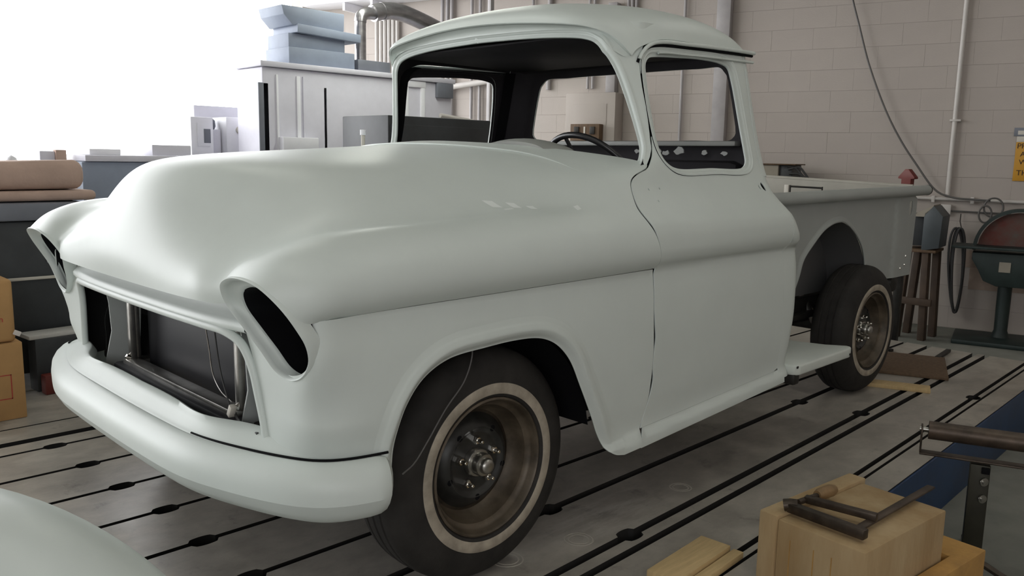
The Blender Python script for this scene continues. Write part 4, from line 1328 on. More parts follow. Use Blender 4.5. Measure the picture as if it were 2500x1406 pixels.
# tooling-foam blocks on the concrete beside the plates
RB = Matrix.Rotation(-.10, 3, 'Z')
bc = Vector((.842, -1.566, 0))
def blk(m, x0, x1, y0, y1, z0, z1, bev=.006):
    c = bc + RB @ Vector(((x0 + x1) / 2, (y0 + y1) / 2, 0)); m.box((c.x, c.y, (z0 + z1) / 2), (x1 - x0, y1 - y0, z1 - z0), bev=bev, rot=RB)
t = thing('foam_block', 'notched pale tan foam block with the rusty clamp lying on top', 'block', (.85, -1.56, ZF))
m = MB(); blk(m, -.245, .225, -.165, .1045, ZF, .200); m.obj('body', 'foam_tan', t)
m = MB(); blk(m, -.250, .250, .105, .165, ZF, .210); m.obj('raised_strip', 'foam_tan', t)
for y_ in (.06, -.015, -.07):
    m = MB(); c = bc + RB @ Vector((-.2452, y_, 0)); m.box((c.x, c.y, -.05), (.0012, .003, .40), bev=0, rot=RB); m.obj('glue_line', 'foam_orange', t)
t = thing('foam_block', 'lower orange tan foam block tucked behind the notched block near the roller stand', 'block', (1.1, -1.7, ZF))
Lp = [(-.02, -.172), (-.02, -.225), (.392, -.225), (.392, .02), (.262, .02), (.262, -.172)]
m = MB(); m.prism([tuple((bc + RB @ Vector((x, y, 0)))[:2]) for x, y in Lp], ZF, .048, bev=.005); m.obj('body', 'foam_orange', t)

# two slabs on the plate edge
t = thing('foam_slab', 'flat yellow tan slab lying on the slotted floor left of the blocks', 'slab', (.55, -1.24, 0))
m = MB(); m.box((.505, -1.215, .017), (.32, .105, .034), rz=.06, bev=.004); m.obj('upper_face', 'wood_tan', t)
m = MB(); m.box((.53, -1.288, .011), (.30, .035, .022), rz=.06, bev=.003); m.obj('thin_edge_strip', 'wood_tan', t)

# sliding-arm clamp on the block
zt = .2112
t = thing('bar_clamp', 'rusty iron sliding clamp with wooden handle lying on the notched foam block', 'clamp', (.80, -1.57, zt))
def bar(m, a, b, w_, h, z=zt):
    a, b = Vector((*a, z + h / 2)), Vector((*b, z + h / 2))
    d = b - a
    m.box(((a + b) / 2)[:], (d.length, w_, h), bev=.004, rz=math.atan2(d.y, d.x))
m = MB(); bar(m, (.66, -1.445), (.640, -1.680), .030, .028); m.obj('fixed_jaw', 'clamp_iron', t)
m = MB(); bar(m, (.735, -1.455), (.762, -1.660), .024, .022, zt + .010); m.obj('sliding_jaw', 'clamp_iron', t)
m = MB(); bar(m, (.630, -1.640), (1.16, -1.668), .026, .008, zt + .004); m.obj('rail', 'roller_rust', t)
m = MB(); m.tube([(.655, -1.430, zt + .016), (.662, -1.445, zt + .020), (.672, -1.462, zt + .020)], .018, 12); m.obj('swivel_pad', 'clamp_iron', t)
m = MB(); m.tube([(.70, -1.452, zt + .018), (.79, -1.470, zt + .020)], .009, 12); m.obj('screw', 'clamp_iron', t)
m = MB(); m.tube([(.785, -1.469, zt + .022), (.80, -1.472, zt + .022), (.85, -1.481, zt + .023), (.868, -1.484, zt + .023)], .02, 14, rs=[.014, .019, .019, .014]); m.obj('handle', 'clamp_handle', t)

# roller stand on the concrete
t = thing('roller_stand', 'rusty roller stand with round roller on a dark bolted post', 'stand', (1.735, -1.64, ZF))
ra, rb = Vector((1.668, -1.478, .247)), Vector((1.885, -2.06, .247))
dr = (rb - ra).normalized()
m = MB(); m.cyl(ra[:], rb[:], .034, 28); m.obj('roller', 'roller_rust', t)
m = MB(); m.cyl((ra - dr * .03)[:], (rb + dr * .03)[:], .010, 12); m.obj('axle', 'bare_metal', t)
rz_ = math.atan2(dr.y, dr.x)
for p in (ra - dr * .022, rb + dr * .022):
    m = MB(); m.box((p.x, p.y, .212), (.006, .05, .10), bev=.002, rz=rz_); m.obj('end_bracket', 'clamp_iron', t)
mc = (ra + rb) / 2
m = MB(); m.box((mc.x, mc.y, .158), ((rb - ra).length + .05, .05, .007), bev=.002, rz=rz_); m.obj('cradle', 'clamp_iron', t)
pp = Vector((1.735, -1.645, 0))
m = MB(); m.box((pp.x, pp.y, -.055), (.040, .066, .40), bev=.004, rz=rz_ + PI / 2); m.obj('post', 'stand_green', t)
for z in (.085, .02):
    fv_ = Vector((-.62, -.78, 0)).normalized()
    q = pp + fv_ * .030
    m = MB(); m.lathe([(.016, 0), (.016, .003), (.010, .0035), (.010, .010), (.0001, .011)], (q.x, q.y, z), fv_, 14); m.obj('bolt', 'bare_metal', t)
q = pp + Vector((-.62, -.78, 0)).normalized() * .0325
m = MB(); m.box((q.x, q.y, .128), (.012, .026, .022), bev=.001, rz=rz_ + PI / 2); m.obj('square_socket', 'black_gap', t)
for a in (rz_ + PI / 2, rz_ + PI / 2 + 2.09, rz_ + PI / 2 + 4.19):
    d = Vector((math.cos(a), math.sin(a), 0))
    m = MB(); m.tube([(pp + d * .01 + Vector((0, 0, ZF + .06)))[:], (pp + d * .12 + Vector((0, 0, ZF + .03)))[:], (pp + d * .30 + Vector((0, 0, ZF + .014)))[:]], .013, 10); m.obj('leg', 'clamp_iron', t)

# offcut of wood under the rear wheel, and a board
t = MB().box((3.13, -.80, .011), (.10, .36, .022), rz=.36, bev=.002).obj('wood_offcut', 'wood_tan'); tag(t, 'pale wooden batten lying on the plates behind the rear wheel', 'batten')
t = MB().box((3.70, -.62, .009), (.58, .50, .016), rz=.36, bev=.002).obj('wooden_board', 'wood_brown'); tag(t, 'thin brown board lying flat on the floor plates behind the truck', 'board')
for k, (x, y, a, L, lab) in enumerate(((4.18, -.70, .10, .30, 'dark iron bar lying on the plates beside the brown board'), (4.12, -.20, 1.2, .5, 'dark iron bar lying on the plates behind the tailgate'))):
    t = MB().box((x, y, .010), (L, .03, .018), rz=a, bev=.002).obj('iron_bar', 'steel_dark'); tag(t, lab, 'bar')

# ================================================================== things along the back wall
def wobj(mb_, name, mt, label=None, cat=None, parent=None, group=None):
    o = mb_.obj(name, mt, parent)
    if label: tag(o, label, cat, group)
    return o
def wbox(s0, s1, z0, z1, o0, o1, bev=.004):
    m = MB(); c = wall_pt((s0 + s1) / 2, (z0 + z1) / 2, (o0 + o1) / 2); return m.box(c[:], (abs(s1 - s0), abs(o1 - o0), z1 - z0), bev=bev, rot=RW)
def wtube(pts, r, out=.03, n=10):
    return MB().tube([wall_pt(s, z, out)[:] for s, z in pts], r, n)
# conduits
t = thing('conduit', 'painted vertical conduit on the back wall right of the hanging cable', 'pipe', wall_pt(.40, .9, .02)[:])
wtube([(.40, .942), (.392, 4.35)], .021, .03, 14).obj('pipe', 'pipe_paint', t)
wbox(.35, .44, 1.62, 1.64, 0, .055).obj('strap', 'pipe_paint', t)
t = thing('conduit', 'painted horizontal conduit running to the frame edge above the disc sander', 'pipe', wall_pt(0, .9, .02)[:])
wtube([(.72, .922), (-2.0, .90)], .015, .03).obj('pipe', 'pipe_paint', t)
for s in (.18, .5, -.4): wbox(s, s + .03, .885, .945, 0, .05).obj('clip', 'pipe_paint', t)
t = thing('conduit', 'thin dark conduit from the junction box towards the sander', 'pipe', wall_pt(.2, .8, .02)[:])
wtube([(.38, .812), (-.12, .805)], .008, .02).obj('pipe', 'cable_grey', t)
wbox(.36, .45, .77, .87, 0, .05, .006).obj('junction_box', 'pipe_paint', t)
# hanging cable
o = MB().tube(smooth_poly([wall_pt(s, z, .085)[:] for s, z in ((1.45, 3.15), (1.351, 2.758), (1.279, 2.528), (1.158, 2.147), (.981, 1.726), (.836, 1.46), (.696, 1.253), (.482, .985), (.34, .935), (.173, .925), (.05, .92))], .04), .009, 8).obj('cable', 'cable_grey')
tag(o, 'grey cable swooping down across the white block wall to the conduit', 'cable')
# knotted loop of cable
def ringpts(cs, cz_, rs_, rz, out, n=28, tilt=0.0): return [wall_pt(cs + rs_ * math.cos(a) + tilt * math.sin(a), cz_ + rz * math.sin(a), out)[:] for a in np.linspace(0, 2 * PI, n, endpoint=False)]
t = thing('cable_loop', 'small knotted cable loop hanging on the conduit above the sander', 'cable', wall_pt(.03, .85, .05)[:])
MB().tube(ringpts(.02, .86, .075, .085, .115), .008, 8, closed=True).obj('loop', 'cable_grey', t)
MB().tube(ringpts(.08, .80, .05, .075, .135), .008, 8, closed=True).obj('loop', 'cable_grey', t)
# coiled hose on a hook
t = thing('coiled_hose', 'dark coiled hose hanging in long loops on the back wall', 'hose', wall_pt(.27, .2, .06)[:])
wtube([(.275, .79), (.276, .72), (.26, .66)], .004, .03, 6).obj('hook', 'steel_dark', t)
for k, (ds, rr, tl) in enumerate(((0, .052, -.03), (.012, .058, -.05), (-.006, .046, -.012))):
    cen, hz = .26 + ds, .39
    MB().tube([wall_pt(cen + (rr * (1.0 + .25 * math.sin(a))) * math.cos(a) - tl * math.sin(a) * .6, .27 + hz * math.sin(a), .06 + .014 * k)[:] for a in np.linspace(0, 2 * PI, 44, endpoint=False)], .0105, 8, closed=True).obj('loop', 'cable_black', t)
# yellow warning sign at the frame edge
t = thing('warning_sign', 'yellow warning sign with dark letters on the wall at the right frame edge', 'sign', wall_pt(-.30, 1.3, .01)[:])
wbox(-.50, -.10, 1.10, 1.44, .004, .010, .001).obj('panel', 'sign_yellow', t)
wbox(-.50, -.10, 1.4405, 1.49, .004, .010, .001).obj('header_strip', 'label_white', t)
wbox(-.50, -.075, 1.492, 1.565, .004, .012, .001).obj('upper_label', 'machine_slate', t)
wbox(-.30, -.105, 1.505, 1.54, .0125, .0135, .0005).obj('label_print', 'label_white', t)
def text(body, s, z, size, mt, parent, out=.0112):
    cu = bpy.data.curves.new('txt', 'FONT'); cu.body = body; cu.size = size; cu.extrude = .0006
    to = bpy.data.objects.new('txt', cu); COL.objects.link(to)
    dg = bpy.context.evaluated_depsgraph_get()
    me = bpy.data.meshes.new_from_object(to.evaluated_get(dg))
    bpy.data.objects.remove(to)
    me.materials.clear(); me.materials.append(MATS[mt])
    o = bpy.data.objects.new('lettering', me); COL.objects.link(o)
    o.parent = parent
    o.matrix_parent_inverse = Matrix.Translation(-parent.location)
    # letters read left to right for someone facing the wall: along -WD
    R = Matrix((-WD, Vector((0, 0, 1)), WN)).transposed()
    o.matrix_basis = Matrix.Translation(wall_pt(s, z, out)) @ R.to_4x4()
    return o
text('PR', -.108, 1.385, .065, 'sign_ink', t)
text('A', -.138, 1.315, .062, 'sign_ink', t)
text('W', -.134, 1.245, .062, 'sign_ink', t)
text('TH', -.122, 1.150, .066, 'sign_ink', t)
# dirty lower wall patches
for s0, s1, z0, z1 in ((-.55, .16, .10, .30), (-.8, -.1, .26, .44), (.0, .2, .30, .46)):
    wbox(s0, s1, z0, z1, .0015, .003, .0003).obj('paint_stain', 'wall_patch', wall)

# disc sander
sx = 6.42
t = thing('disc_sander', 'dark green pedestal disc sander with half-round hood against the back wall', 'sander', (sx, -.42, ZF))
MB().box((sx, -.46, ZF + .02), (.55, .78, .04), rz=.26, bev=.01).obj('base', 'sander_green', t)
MB().lathe([(.075, 0), (.062, .03), (.052, .06), (.055, .30), (.055, .52)], (sx + .06, -.41, ZF + .04), (0, 0, 1), 24).obj('column', 'sander_green', t)
Ms = Matrix.Translation((sx, -.50, 0)) @ Matrix.Rotation(WA - PI / 2, 4, 'Z') @ Matrix(((0, 0, 1, 0), (1, 0, 0, 0), (0, 1, 0, 0), (0, 0, 0, 1)))
MB().prism([(-.38, .50), (.34, .50), (.34, .44), (.29, .36), (.24, .26), (.14, .22), (-.14, .22), (-.24, .26), (-.38, .30)], -.12, .16, bev=.008, M=Ms).obj('body', 'sander_green', t)
MB().box((sx - .06, -.48, .545), (.34, .92, .022), rz=.26, bev=.006).obj('table', 'sander_green', t)
arc = [(.31 * math.cos(a), .53 + .31 * math.sin(a)) for a in np.linspace(.0, PI, 32)]
MB().prism(arc, .03, .045, M=Ms).obj('disc', 'sander_disc', t)
rim_o = [(.345 * math.cos(a), .53 + .345 * math.sin(a)) for a in np.linspace(-.05, PI - .12, 36)]
rim_i = [(.318 * math.cos(a), .53 + .318 * math.sin(a)) for a in np.linspace(PI - .12, -.05, 36)]
MB().prism(rim_o + rim_i, -.03, .10, M=Ms).obj('hood', 'sander_green', t)
MB().prism([(-.03, .345), (.055, .345), (.055, .43), (-.03, .43)], .1605, .164, M=Ms @ Matrix.Translation((.02, 0, 0)) if False else Matrix.Translation((-.30, 0, 0)) @ Ms).obj('rating_plate', 'box_tan', t)
# gable-topped guard on a trestle
t = thing('trestle_grinder', 'grey gable-topped machine guard on brown wooden trestle legs by the wall', 'machine', (6.1, .14, ZF))
Mg = Matrix.Translation((6.1, .12, 0)) @ Matrix.Rotation(.15, 4, 'Z') @ Matrix(((0, 0, 1, 0), (1, 0, 0, 0), (0, 1, 0, 0), (0, 0, 0, 1)))
MB().prism([(-.115, .53), (.02, .50), (.02, .82), (-.05, .885), (-.125, .80)], -.17, .15, bev=.004, M=Mg).obj('guard', 'box_grey', t)
MB().prism([(.021, .79), (.11, .79), (.11, .80), (-.048, .893), (-.048, .885)], -.17, .13, M=Mg).obj('tan_cover', 'box_tan', t)
MB().box((6.12, .22, .67), (.24, .17, .27), bev=.006, rz=.15).obj('dark_opening', 'machine_dark', t)
MB().box((6.1, .155, .497), (.36, .26, .024), bev=.004, rz=.15).obj('shelf', 'wood_brown', t)
for dx, y0, y1 in ((-.12, .085, .06), (.13, .085, .06), (-.12, .24, .28), (.13, .24, .28)):
    a, b = Vector((6.1 + dx, y1, ZF)), Vector((6.1 + dx, y0, .49)); d = b - a
    MB().box(((a + b) / 2)[:], (.07, .055, d.length), bev=.004, rot=rotmat((0, 0, 1), d)).obj('leg', 'trestle_wood', t)
MB().box((5.925, .17, .06), (.03, .36, .06), bev=.004).obj('crossbar', 'trestle_wood', t)
# red arrow-shaped marker on a post behind the tailgate
t = thing('red_marker', 'dark red arrow-shaped gable on a post behind the tailgate', 'marker', (4.62, -.215, ZF))
Mr = Matrix.Translation((4.62, -.215, 0)) @ Matrix.Rotation(-.3, 4, 'Z') @ Matrix(((0, 0, 1, 0), (1, 0, 0, 0), (0, 1, 0, 0), (0, 0, 0, 1)))
MB().prism([(-.038, .98), (.038, .98), (.038, 1.125), (.066, 1.128), (.066, 1.140), (.012, 1.195), (-.012, 1.195), (-.066, 1.140), (-.066, 1.128), (-.038, 1.125)], -.02, .02, bev=.002, M=Mr).obj('arrow_plate', 'dark_red', t)
MB().box((4.62, -.215, (ZF + .98) / 2), (.05, .05, .98 - ZF), bev=.004).obj('post', 'steel_dark', t)
MB().box((4.62, -.215, ZF + .012), (.30, .30, .024), bev=.004).obj('foot', 'steel_dark', t)

# machine top beyond the tailgate with loose cables
t = thing('control_cabinet', 'brown grey cabinet with dark end and loose cables behind the pickup bed', 'cabinet', wall_pt(1.95, ZF, .35)[:])
wbox(1.82, 2.9, ZF, 1.20, .14, .55, .008).obj('body', 'box_tan', t)
wbox(1.70, 1.818, .75, 1.20, .12, .52, .006).obj('dark_end', 'machine_dark', t)
wbox(1.66, 2.9, 1.2005, 1.212, .13, .57, .003).obj('lid', 'wood_brown', t)
wbox(1.60, 2.9, .96, 1.05, .552, .62, .006).obj('front_rail', 'wood_brown', t)
for pts in ([(1.74, 1.19), (1.66, 1.17), (1.58, 1.09), (1.50, 1.06)], [(1.72, 1.12), (1.64, 1.12), (1.55, 1.07)], [(1.73, 1.16), (1.63, 1.18), (1.58, 1.13), (1.53, 1.06)]):
    MB().tube(smooth_poly([wall_pt(s, z, .54)[:] for s, z in pts], .02), .010, 8).obj('cable', 'cable_black', t)
# wire rack standing in the truck bed
t = thing('wire_rack', 'small dark wire rack with a pale post standing inside the pickup bed', 'rack', (3.3, .05, .62))
def barz(p, q, r, mt, nm): MB().cyl(p, q, r, 8).obj(nm, mt, t)
for z in (1.078, 1.012): barz((3.40, .04, z), (3.42, -.16, z - .004), .006, 'steel_dark', 'rail')
barz((3.42, -.16, .622), (3.42, -.16, 1.082), .005, 'steel_dark', 'upright')
barz((3.40, .04, .622), (3.40, .04, 1.086), .005, 'steel_dark', 'upright')
MB().box((3.40, .062, .855), (.02, .03, .465), bev=.003).obj('pale_post', 'label_white', t)

# wall-mounted cabinet, switch box and pipes seen through the cab
t = thing('wall_cabinet', 'white metal cabinet on the back wall seen through the rear window', 'cabinet', wall_pt(3.97, 1.5, .1)[:])
wbox(3.67, 4.27, .9, 1.94, .004, .22, .006).obj('body', 'wall_paint', t)
wbox(3.77, 4.18, 1.2, 1.82, .2205, .226, .001).obj('door', 'wall_paint', t)
t = thing('switch_box', 'dark brown double switch box on the white wall cabinet', 'switch', wall_pt(3.95, 1.5, .25)[:])
wbox(3.80, 4.15, 1.42, 1.60, .2265, .33, .006).obj('body', 'wood_brown', t)
for s in (3.88, 4.07): wbox(s - .03, s + .03, 1.49, 1.57, .3305, .345, .004).obj('switch_plate', 'steel_dark', t)
wbox(3.965, 3.985, 1.48, 1.57, .3305, .336, .001).obj('indicator', 'label_white', t)
o = wbox(3.74, 3.85, 1.9405, 2.9, .004, .10, .006).obj('cable_duct', 'pipe_grey'); tag(o, 'grey square cable duct rising from the white wall cabinet', 'duct')
o = wbox(2.50, 2.64, 1.2, 4.35, .002, .10, .004).obj('pilaster_channel', 'pipe_grey'); tag(o, 'wide grey vertical channel on the wall just right of the cab roof', 'channel')
k = 0
labs = {4.82: 'thin pipe on the wall above the middle of the cab roof', 4.60: 'pipe on the wall above the right part of the windshield', 4.10: 'left of two slim pipes above the A-pillar', 4.04: 'right of two slim pipes above the A-pillar',
        3.64: 'leftmost of three close pipes above the door', 3.595: 'middle one of three close pipes above the door', 3.547: 'rightmost of three close pipes above the door', 3.0: 'single pipe seen through the door window'}
for s, lab in labs.items():
    o = wtube([(s, 1.2 if s == 3.0 else 2.0), (s, 4.35)], .016 if s not in (4.60,) else .028, .03).obj('wall_pipe', 'pipe_grey'); tag(o, 'vertical grey wall pipe, ' + lab, 'pipe', 'vertical pipes on the back wall')
for k, s in enumerate((7.12, 7.05, 6.985, 6.917, 6.85, 6.784)):
    o = wtube([(s, ZF + .9), (s, 3.1)], .024, .04, 12).obj('wall_pipe', 'pipe_paint'); tag(o, 'pale vertical pipe, %s of the bundle of six beside the steel duct' % ('leftmost', 'second from left', 'third from left', 'fourth from left', 'second from right', 'rightmost')[k], 'pipe', 'bundle of six wall pipes')
for k, s in enumerate((6.087, 6.013, 5.947)):
    o = wtube([(s, ZF + .9), (s, 4.35)], .022, .04, 12).obj('wall_pipe', 'pipe_grey'); tag(o, 'grey vertical pipe, %s of three behind the end of the steel duct' % ('left', 'middle', 'right')[k], 'pipe', 'three wall pipes behind the duct')
for k, s in enumerate((5.655, 5.535)):
    o = wtube([(s, ZF + .9), (s, 4.35)], .020, .04, 12).obj('wall_pipe', 'pipe_grey'); tag(o, 'grey vertical pipe, %s of the pair seen through the far door window' % ('left', 'right')[k], 'pipe', 'pair of wall pipes')
o = MB().tube([wall_pt(6.0, 2.05, .12)[:], wall_pt(5.3, 2.12, .12)[:], wall_pt(4.3, 2.2, .12)[:]], .035, 12).obj('horizontal_pipe', 'pipe_paint'); tag(o, 'pale horizontal pipe on the wall seen through the far door window', 'pipe')
t = thing('cable_tray', 'white overhead cable tray along the top of the back wall', 'tray', wall_pt(7, 3.1, .2)[:])
wbox(5.0, 8.1, 3.12, 3.145, .02, .40, .003).obj('tray_floor', 'machine_light', t)
wbox(5.0, 8.1, 3.146, 3.32, .38, .40, .003).obj('tray_side', 'machine_light', t)
for s in (7.35, 6.9): wbox(s, s + .04, 3.02, 3.119, .02, .38, .003).obj('bracket', 'machine_light', t)

# ================================================================== machines on the left
YM = 4.0
t = thing('machine_cabinet', 'large grey machine enclosure behind the truck with posts and slots', 'machine', (2.95, YM + .6, ZF))
MB().box((2.945, YM + .24, (ZF + 1.93) / 2), (2.05, .46, 1.93 - ZF), bev=.012).obj('body', 'machine_lav', t)
MB().box((2.945, YM + .24, 1.955), (2.10, .52, .045), bev=.006).obj('top_rim', 'machine_lav', t)
for x, w_, mt in ((2.25, .035, 'machine_light'), (2.30, .015, 'machine_lav'), (2.05, .02, 'machine_light'), (3.40, .05, 'machine_light'), (3.60, .05, 'machine_light')):
    MB().box((x, YM + .01, 1.0), (w_, .03, 1.75), bev=.004).obj('post', mt, t)
MB().box((2.52, YM + .016, 1.30), (.03, .012, 1.0), bev=.003).obj('slot', 'machine_slate', t)
MB().box((1.93, YM + .016, 1.0), (.09, .012, 1.6), bev=.003).obj('dark_panel', 'machine_slate', t)
MB().box((2.22, YM - .04, 1.28), (.34, .09, .16), bev=.006).obj('shelf_box', 'machine_light', t)
MB().box((3.50, YM + .01, 1.90), (.26, .035, .06), bev=.004).obj('head_rail', 'machine_light', t)
MB().box((3.86, YM + .05, 1.86), (.20, .16, .14), bev=.006).obj('dark_motor', 'machine_slate', t)
MB().cyl((3.80, YM - .02, 1.62), (4.22, YM - .02, 1.58), .022, 12).obj('handle_bar', 'pipe_paint', t)
t = thing('exhaust_hood', 'slate blue stepped exhaust hood standing on the large grey machine', 'hood', (2.5, YM + .24, 1.978))
MB().box((2.52, YM + .24, 2.05), (.66, .40, .14), bev=.006).obj('plinth', 'machine_blue', t)
MB().box((2.48, YM + .24, 2.175), (.56, .36, .12), bev=.006).obj('neck', 'machine_blue', t)
MB().box((2.58, YM + .22, 2.265), (.64, .42, .07), bev=.004, rot=Matrix.Rotation(.04, 3, 'Y')).obj('flange', 'machine_blue', t)
Mh = Matrix.Translation((0, YM + .44, 0)) @ Matrix(((1, 0, 0, 0), (0, 0, -1, 0), (0, 1, 0, 0), (0, 0, 0, 1)))
MB().prism([(2.23, 2.301), (2.74, 2.301), (2.745, 2.45), (2.13, 2.455), (2.15, 2.38)], 0, .40, bev=.004, M=Mh).obj('cap', 'machine_blue', t)
t = thing('steel_duct', 'shiny round steel exhaust duct bending to the right above the grey machine', 'duct', (3.02, YM + .24, 1.978))
YD = YM + .24
MB().box((3.08, YD, 2.03), (.36, .36, .10), bev=.006).obj('base_box', 'machine_slate', t)
MB().cyl((3.05, YD, 2.0805), (3.05, YD, 2.46), .052, 20).obj('riser', 'duct_steel', t)
MB().tube(smooth_poly([(3.05, YD, 2.44), (3.06, YD, 2.49), (3.11, YD, 2.525), (3.20, YD, 2.535)], .03), .057, 18).obj('elbow', 'duct_steel', t)
MB().tube(smooth_poly([(3.19, YD, 2.535), (3.32, YD, 2.575), (3.50, YD, 2.585), (3.75, YD, 2.54), (4.2, YD, 2.42), (4.7, YD, 2.30)], .06), .080, 20).obj('main_run', 'duct_steel', t)
MB().lathe([(.085, -.02), (.085, .02)], (3.31, YD, 2.570), (1, 0, .22), 20).obj('band', 'duct_steel', t)
MB().box((4.7, YD, 2.13), (.05, .05, 4.82), bev=.004).obj('duct_stand', 'pipe_grey', t)
t = thing('electrical_cabinet', 'pale electrical cabinet with small dark window at the left of the machines', 'cabinet', (1.66, 4.75, ZF))
MB().box((1.66, 4.75, (ZF + 1.52) / 2), (.20, .3, 1.52 - ZF), bev=.008).obj('body', 'machine_light', t)
MB().box((1.70, 4.595, 1.36), (.06, .012, .12), bev=.002).obj('window', 'machine_slate', t)
MB().box((1.67, 4.596, 1.37), (.11, .008, .20), bev=.002).obj('panel', 'machine_light', t)
t = thing('electrical_cabinet', 'pale electrical cabinet with round knob beside the large grey machine', 'cabinet', (2.03, 4.75, ZF))
MB().box((2.03, 4.75, (ZF + 1.53) / 2), (.30, .3, 1.53 - ZF), bev=.008).obj('body', 'machine_light', t)
MB().lathe([(.0001, .02), (.03, .015), (.034, 0)], (2.0, 4.598, 1.42), (0, -1, 0), 16).obj('knob', 'label_white', t)
t = thing('machine_column', 'slate grey column between the two pale electrical cabinets', 'column', (1.82, 4.8, ZF))
MB().box((1.82, 4.78, (ZF + 1.42) / 2), (.09, .2, 1.42 - ZF), bev=.006).obj('body', 'machine_lav', t)
MB().lathe([(.03, 0), (.042, .03), (.038, .08), (.015, .10)], (1.82, 4.78, 1.42), (0, 0, 1), 18).obj('cap', 'machine_slate', t)
t = thing('machine_beam', 'wide grey machine beam rising behind the electrical cabinets', 'beam', (2.1, 5.2, ZF))
MB().box((2.12, 5.15, (ZF + 1.64) / 2), (.70, .3, 1.64 - ZF), bev=.01).obj('body', 'machine_lav', t)
t = thing('long_bench', 'long slate blue machine bench on the far left behind the hood', 'bench', (.85, 4.2, ZF))
MB().box((.86, 4.2, (ZF + 1.14) / 2), (.82, .6, 1.14 - ZF), bev=.01).obj('body', 'machine_blue', t)
MB().box((.90, 4.2, 1.165), (.86, .64, .045), bev=.006).obj('top', 'machine_lav', t)
MB().box((.65, 4.15, 1.21), (.22, .3, .045), bev=.006).obj('tray', 'machine_light', t)
MB().box((1.12, 4.1, 1.23), (.30, .3, .08), bev=.006).obj('tool_box', 'machine_lav', t)
MB().box((.98, 3.897, 1.05), (.02, .006, .14), bev=.001).obj('pale_strip', 'label_white', t)
t = thing('machine_post', 'pinkish square post at the left end of the slate blue bench', 'post', (.38, 4.15, ZF))
MB().box((.385, 4.15, (ZF + 1.22) / 2), (.07, .07, 1.22 - ZF), bev=.005).obj('post_body', 'blanket_brown', t)
MB().box((.30, 4.20, 1.12), (.10, .12, .18), bev=.006).obj('side_box', 'machine_lav', t)
for k, (x, h, lab) in enumerate(((-.10, 1.24, 'small pale machine part standing at the far left edge'), (.06, 1.18, 'small grey knobbed fitting right of the far left pale part'))):
    t = thing('machine_fitting', lab, 'fitting', (x, 4.1, ZF))
    MB().box((x, 4.1, (ZF + h - .1) / 2), (.10, .10, h - .1 - ZF), bev=.01).obj('stem', 'machine_lav', t)
    MB().lathe([(.04, 0), (.05, .03), (.03, .08), (.0001, .10)], (x, 4.1, h - .1), (0, 0, 1), 16).obj('knob', 'machine_light', t)

# dark workbench with padded load, behind the far headlight
t = thing('dark_workbench', 'black machine bed with grey ledge behind the far headlight', 'machine', (-.4, 2.75, 0))
MB().box((-.42, 2.72, .455), (1.75, .84, .80), bev=.012).obj('body', 'machine_dark', t)
MB().box((-.60, 2.70, .905), (1.10, .90, .09), bev=.012).obj('ledge', 'machine_slate', t)
MB().box((-.45, 2.268, .562), (.55, .012, .016), bev=.003).obj('bright_edge', 'label_white', t)
MB().lathe([(.06, -.01), (.06, .01)], (-.55, 2.29, .76), (0, -1, 0), 20).obj('red_badge', 'dark_red', t)
MB().box((-.22, 2.292, .66), (.07, .006, .05), bev=.001).obj('stencil', 'machine_slate', t)
t = thing('rolled_blanket', 'thick brown padded bundle lying on the grey ledge at the left edge', 'bundle', (-.4, 2.7, .95))
def pad(x0, x1, y0, y1, z0, z1, sl, bev):
    m = MB(); m.box(((x0 + x1) / 2, (y0 + y1) / 2, (z0 + z1) / 2), (x1 - x0, y1 - y0, z1 - z0), bev=bev, seg=5)
    m.v = [(x, y, z + sl * (x - x0) * (z - z0) / (z1 - z0) + .006 * math.sin(9 * x + 4 * y)) for x, y, z in m.v]
    return m
pad(-1.15, .015, 2.30, 2.98, .957, 1.010, .0, .024).obj('lower_pad', 'blanket_brown', t, angle=70)
pad(-1.15, -.03, 2.32, 2.96, 1.012, 1.135, .03, .05).obj('upper_pad', 'blanket_brown', t, angle=70)
t = thing('low_pallet', 'pale boards and dark crate on the floor behind the far end of the bumper', 'crate', (-.2, 2.25, 0))
MB().box((-.15, 2.18, .285), (.55, .14, .02), bev=.003, rz=.1).obj('board', 'shelf_white', t)
MB().box((-.15, 2.15, .14), (.5, .10, .27), bev=.006, rz=.1).obj('dark_crate', 'machine_dark', t)
MB().box((-.17, 2.06, .05), (.42, .06, .10), bev=.006, rz=.1).obj('red_box', 'dark_red', t)
t = thing('dark_rack', 'tall dark cabinet seen through the far door window', 'cabinet', (2.65, 2.8, ZF))
MB().box((2.64, 2.85, (ZF + 1.515) / 2), (1.02, .6, 1.515 - ZF), bev=.008).obj('body', 'machine_dark', t)
MB().box((2.64, 2.545, .9), (.98, .012, 1.1), bev=.004).obj('door', 'machine_dark', t)
t = thing('capped_post', 'small white capped post just beyond the cowl beside the far pillar', 'post', (.86, 1.25, 0))
MB().cyl((.93, 1.12, 0), (.93, 1.12, 1.325), .010, 14).obj('post_tube', 'label_white', t)
MB().cyl((.93, 1.12, 1.3255), (.93, 1.12, 1.352), .015, 16).obj('cap', 'machine_light', t)
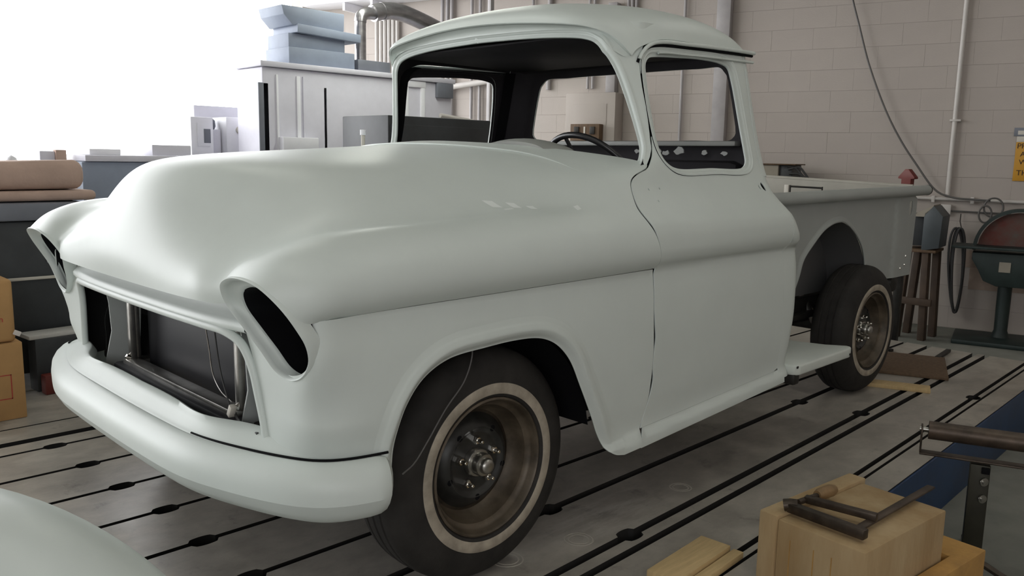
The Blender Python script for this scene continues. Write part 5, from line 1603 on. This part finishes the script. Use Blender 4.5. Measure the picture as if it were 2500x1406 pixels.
MB().cyl((.93, 1.12, .0), (.93, 1.12, .012), .06, 18).obj('foot', 'steel_dark', t)

# cardboard boxes at the left edge
t = thing('cardboard_box', 'brown cardboard box with a red printed square on the floor at the left edge', 'box', (-.77, 1.85, 0))
MB().box((-.765, 1.86, .178), (.44, .34, .355), bev=.004).obj('carton', 'cardboard', t)
for a, b in (((-.66, .10), (-.60, .10)), ((-.60, .10), (-.60, .21)), ((-.60, .21), (-.66, .21))):
    p, q = Vector((a[0], 1.6885, a[1])), Vector((b[0], 1.6885, b[1])); c = (p + q) / 2; d = q - p
    MB().box(c[:], (abs(d.x) + .004, .001, abs(d.z) + .004), bev=0).obj('red_line', 'label_red', t)
t = thing('cardboard_box', 'upper carton with white printed label standing on the brown cardboard box', 'box', (-.79, 1.86, .356))
MB().box((-.785, 1.86, .502), (.44, .33, .287), bev=.02, seg=3).obj('carton', 'cardboard', t)
MB().box((-.825, 1.6935, .497), (.36, .002, .25), bev=0).obj('label_sheet', 'paper_white', t)
def btext(body, x, z, size):
    cu = bpy.data.curves.new('txt', 'FONT'); cu.body = body; cu.size = size; cu.extrude = .0004
    to = bpy.data.objects.new('txt', cu); COL.objects.link(to)
    dg = bpy.context.evaluated_depsgraph_get(); me = bpy.data.meshes.new_from_object(to.evaluated_get(dg)); bpy.data.objects.remove(to)
    me.materials.clear(); me.materials.append(MATS['label_red'])
    o = bpy.data.objects.new('lettering', me); COL.objects.link(o); o.parent = t; o.matrix_parent_inverse = Matrix.Translation(-t.location)
    o.matrix_basis = Matrix.Translation((x, 1.6918, z)) @ Matrix.Rotation(PI / 2, 4, 'X')
for b_, z in (('Libis', .50), ('rrown', .455), ('bevel', .415), ('mbol', .375)):
    btext(b_, -.715, z, .040)
MB().box((-.70, 1.6918, .575), (.05, .001, .06), bev=0).obj('red_block', 'label_red', t)
MB().box((-.565, 1.68, .40), (.03, .01, .022), bev=.002, rot=Matrix.Rotation(.5, 3, 'Y')).obj('torn_flap', 'paper_white', t)
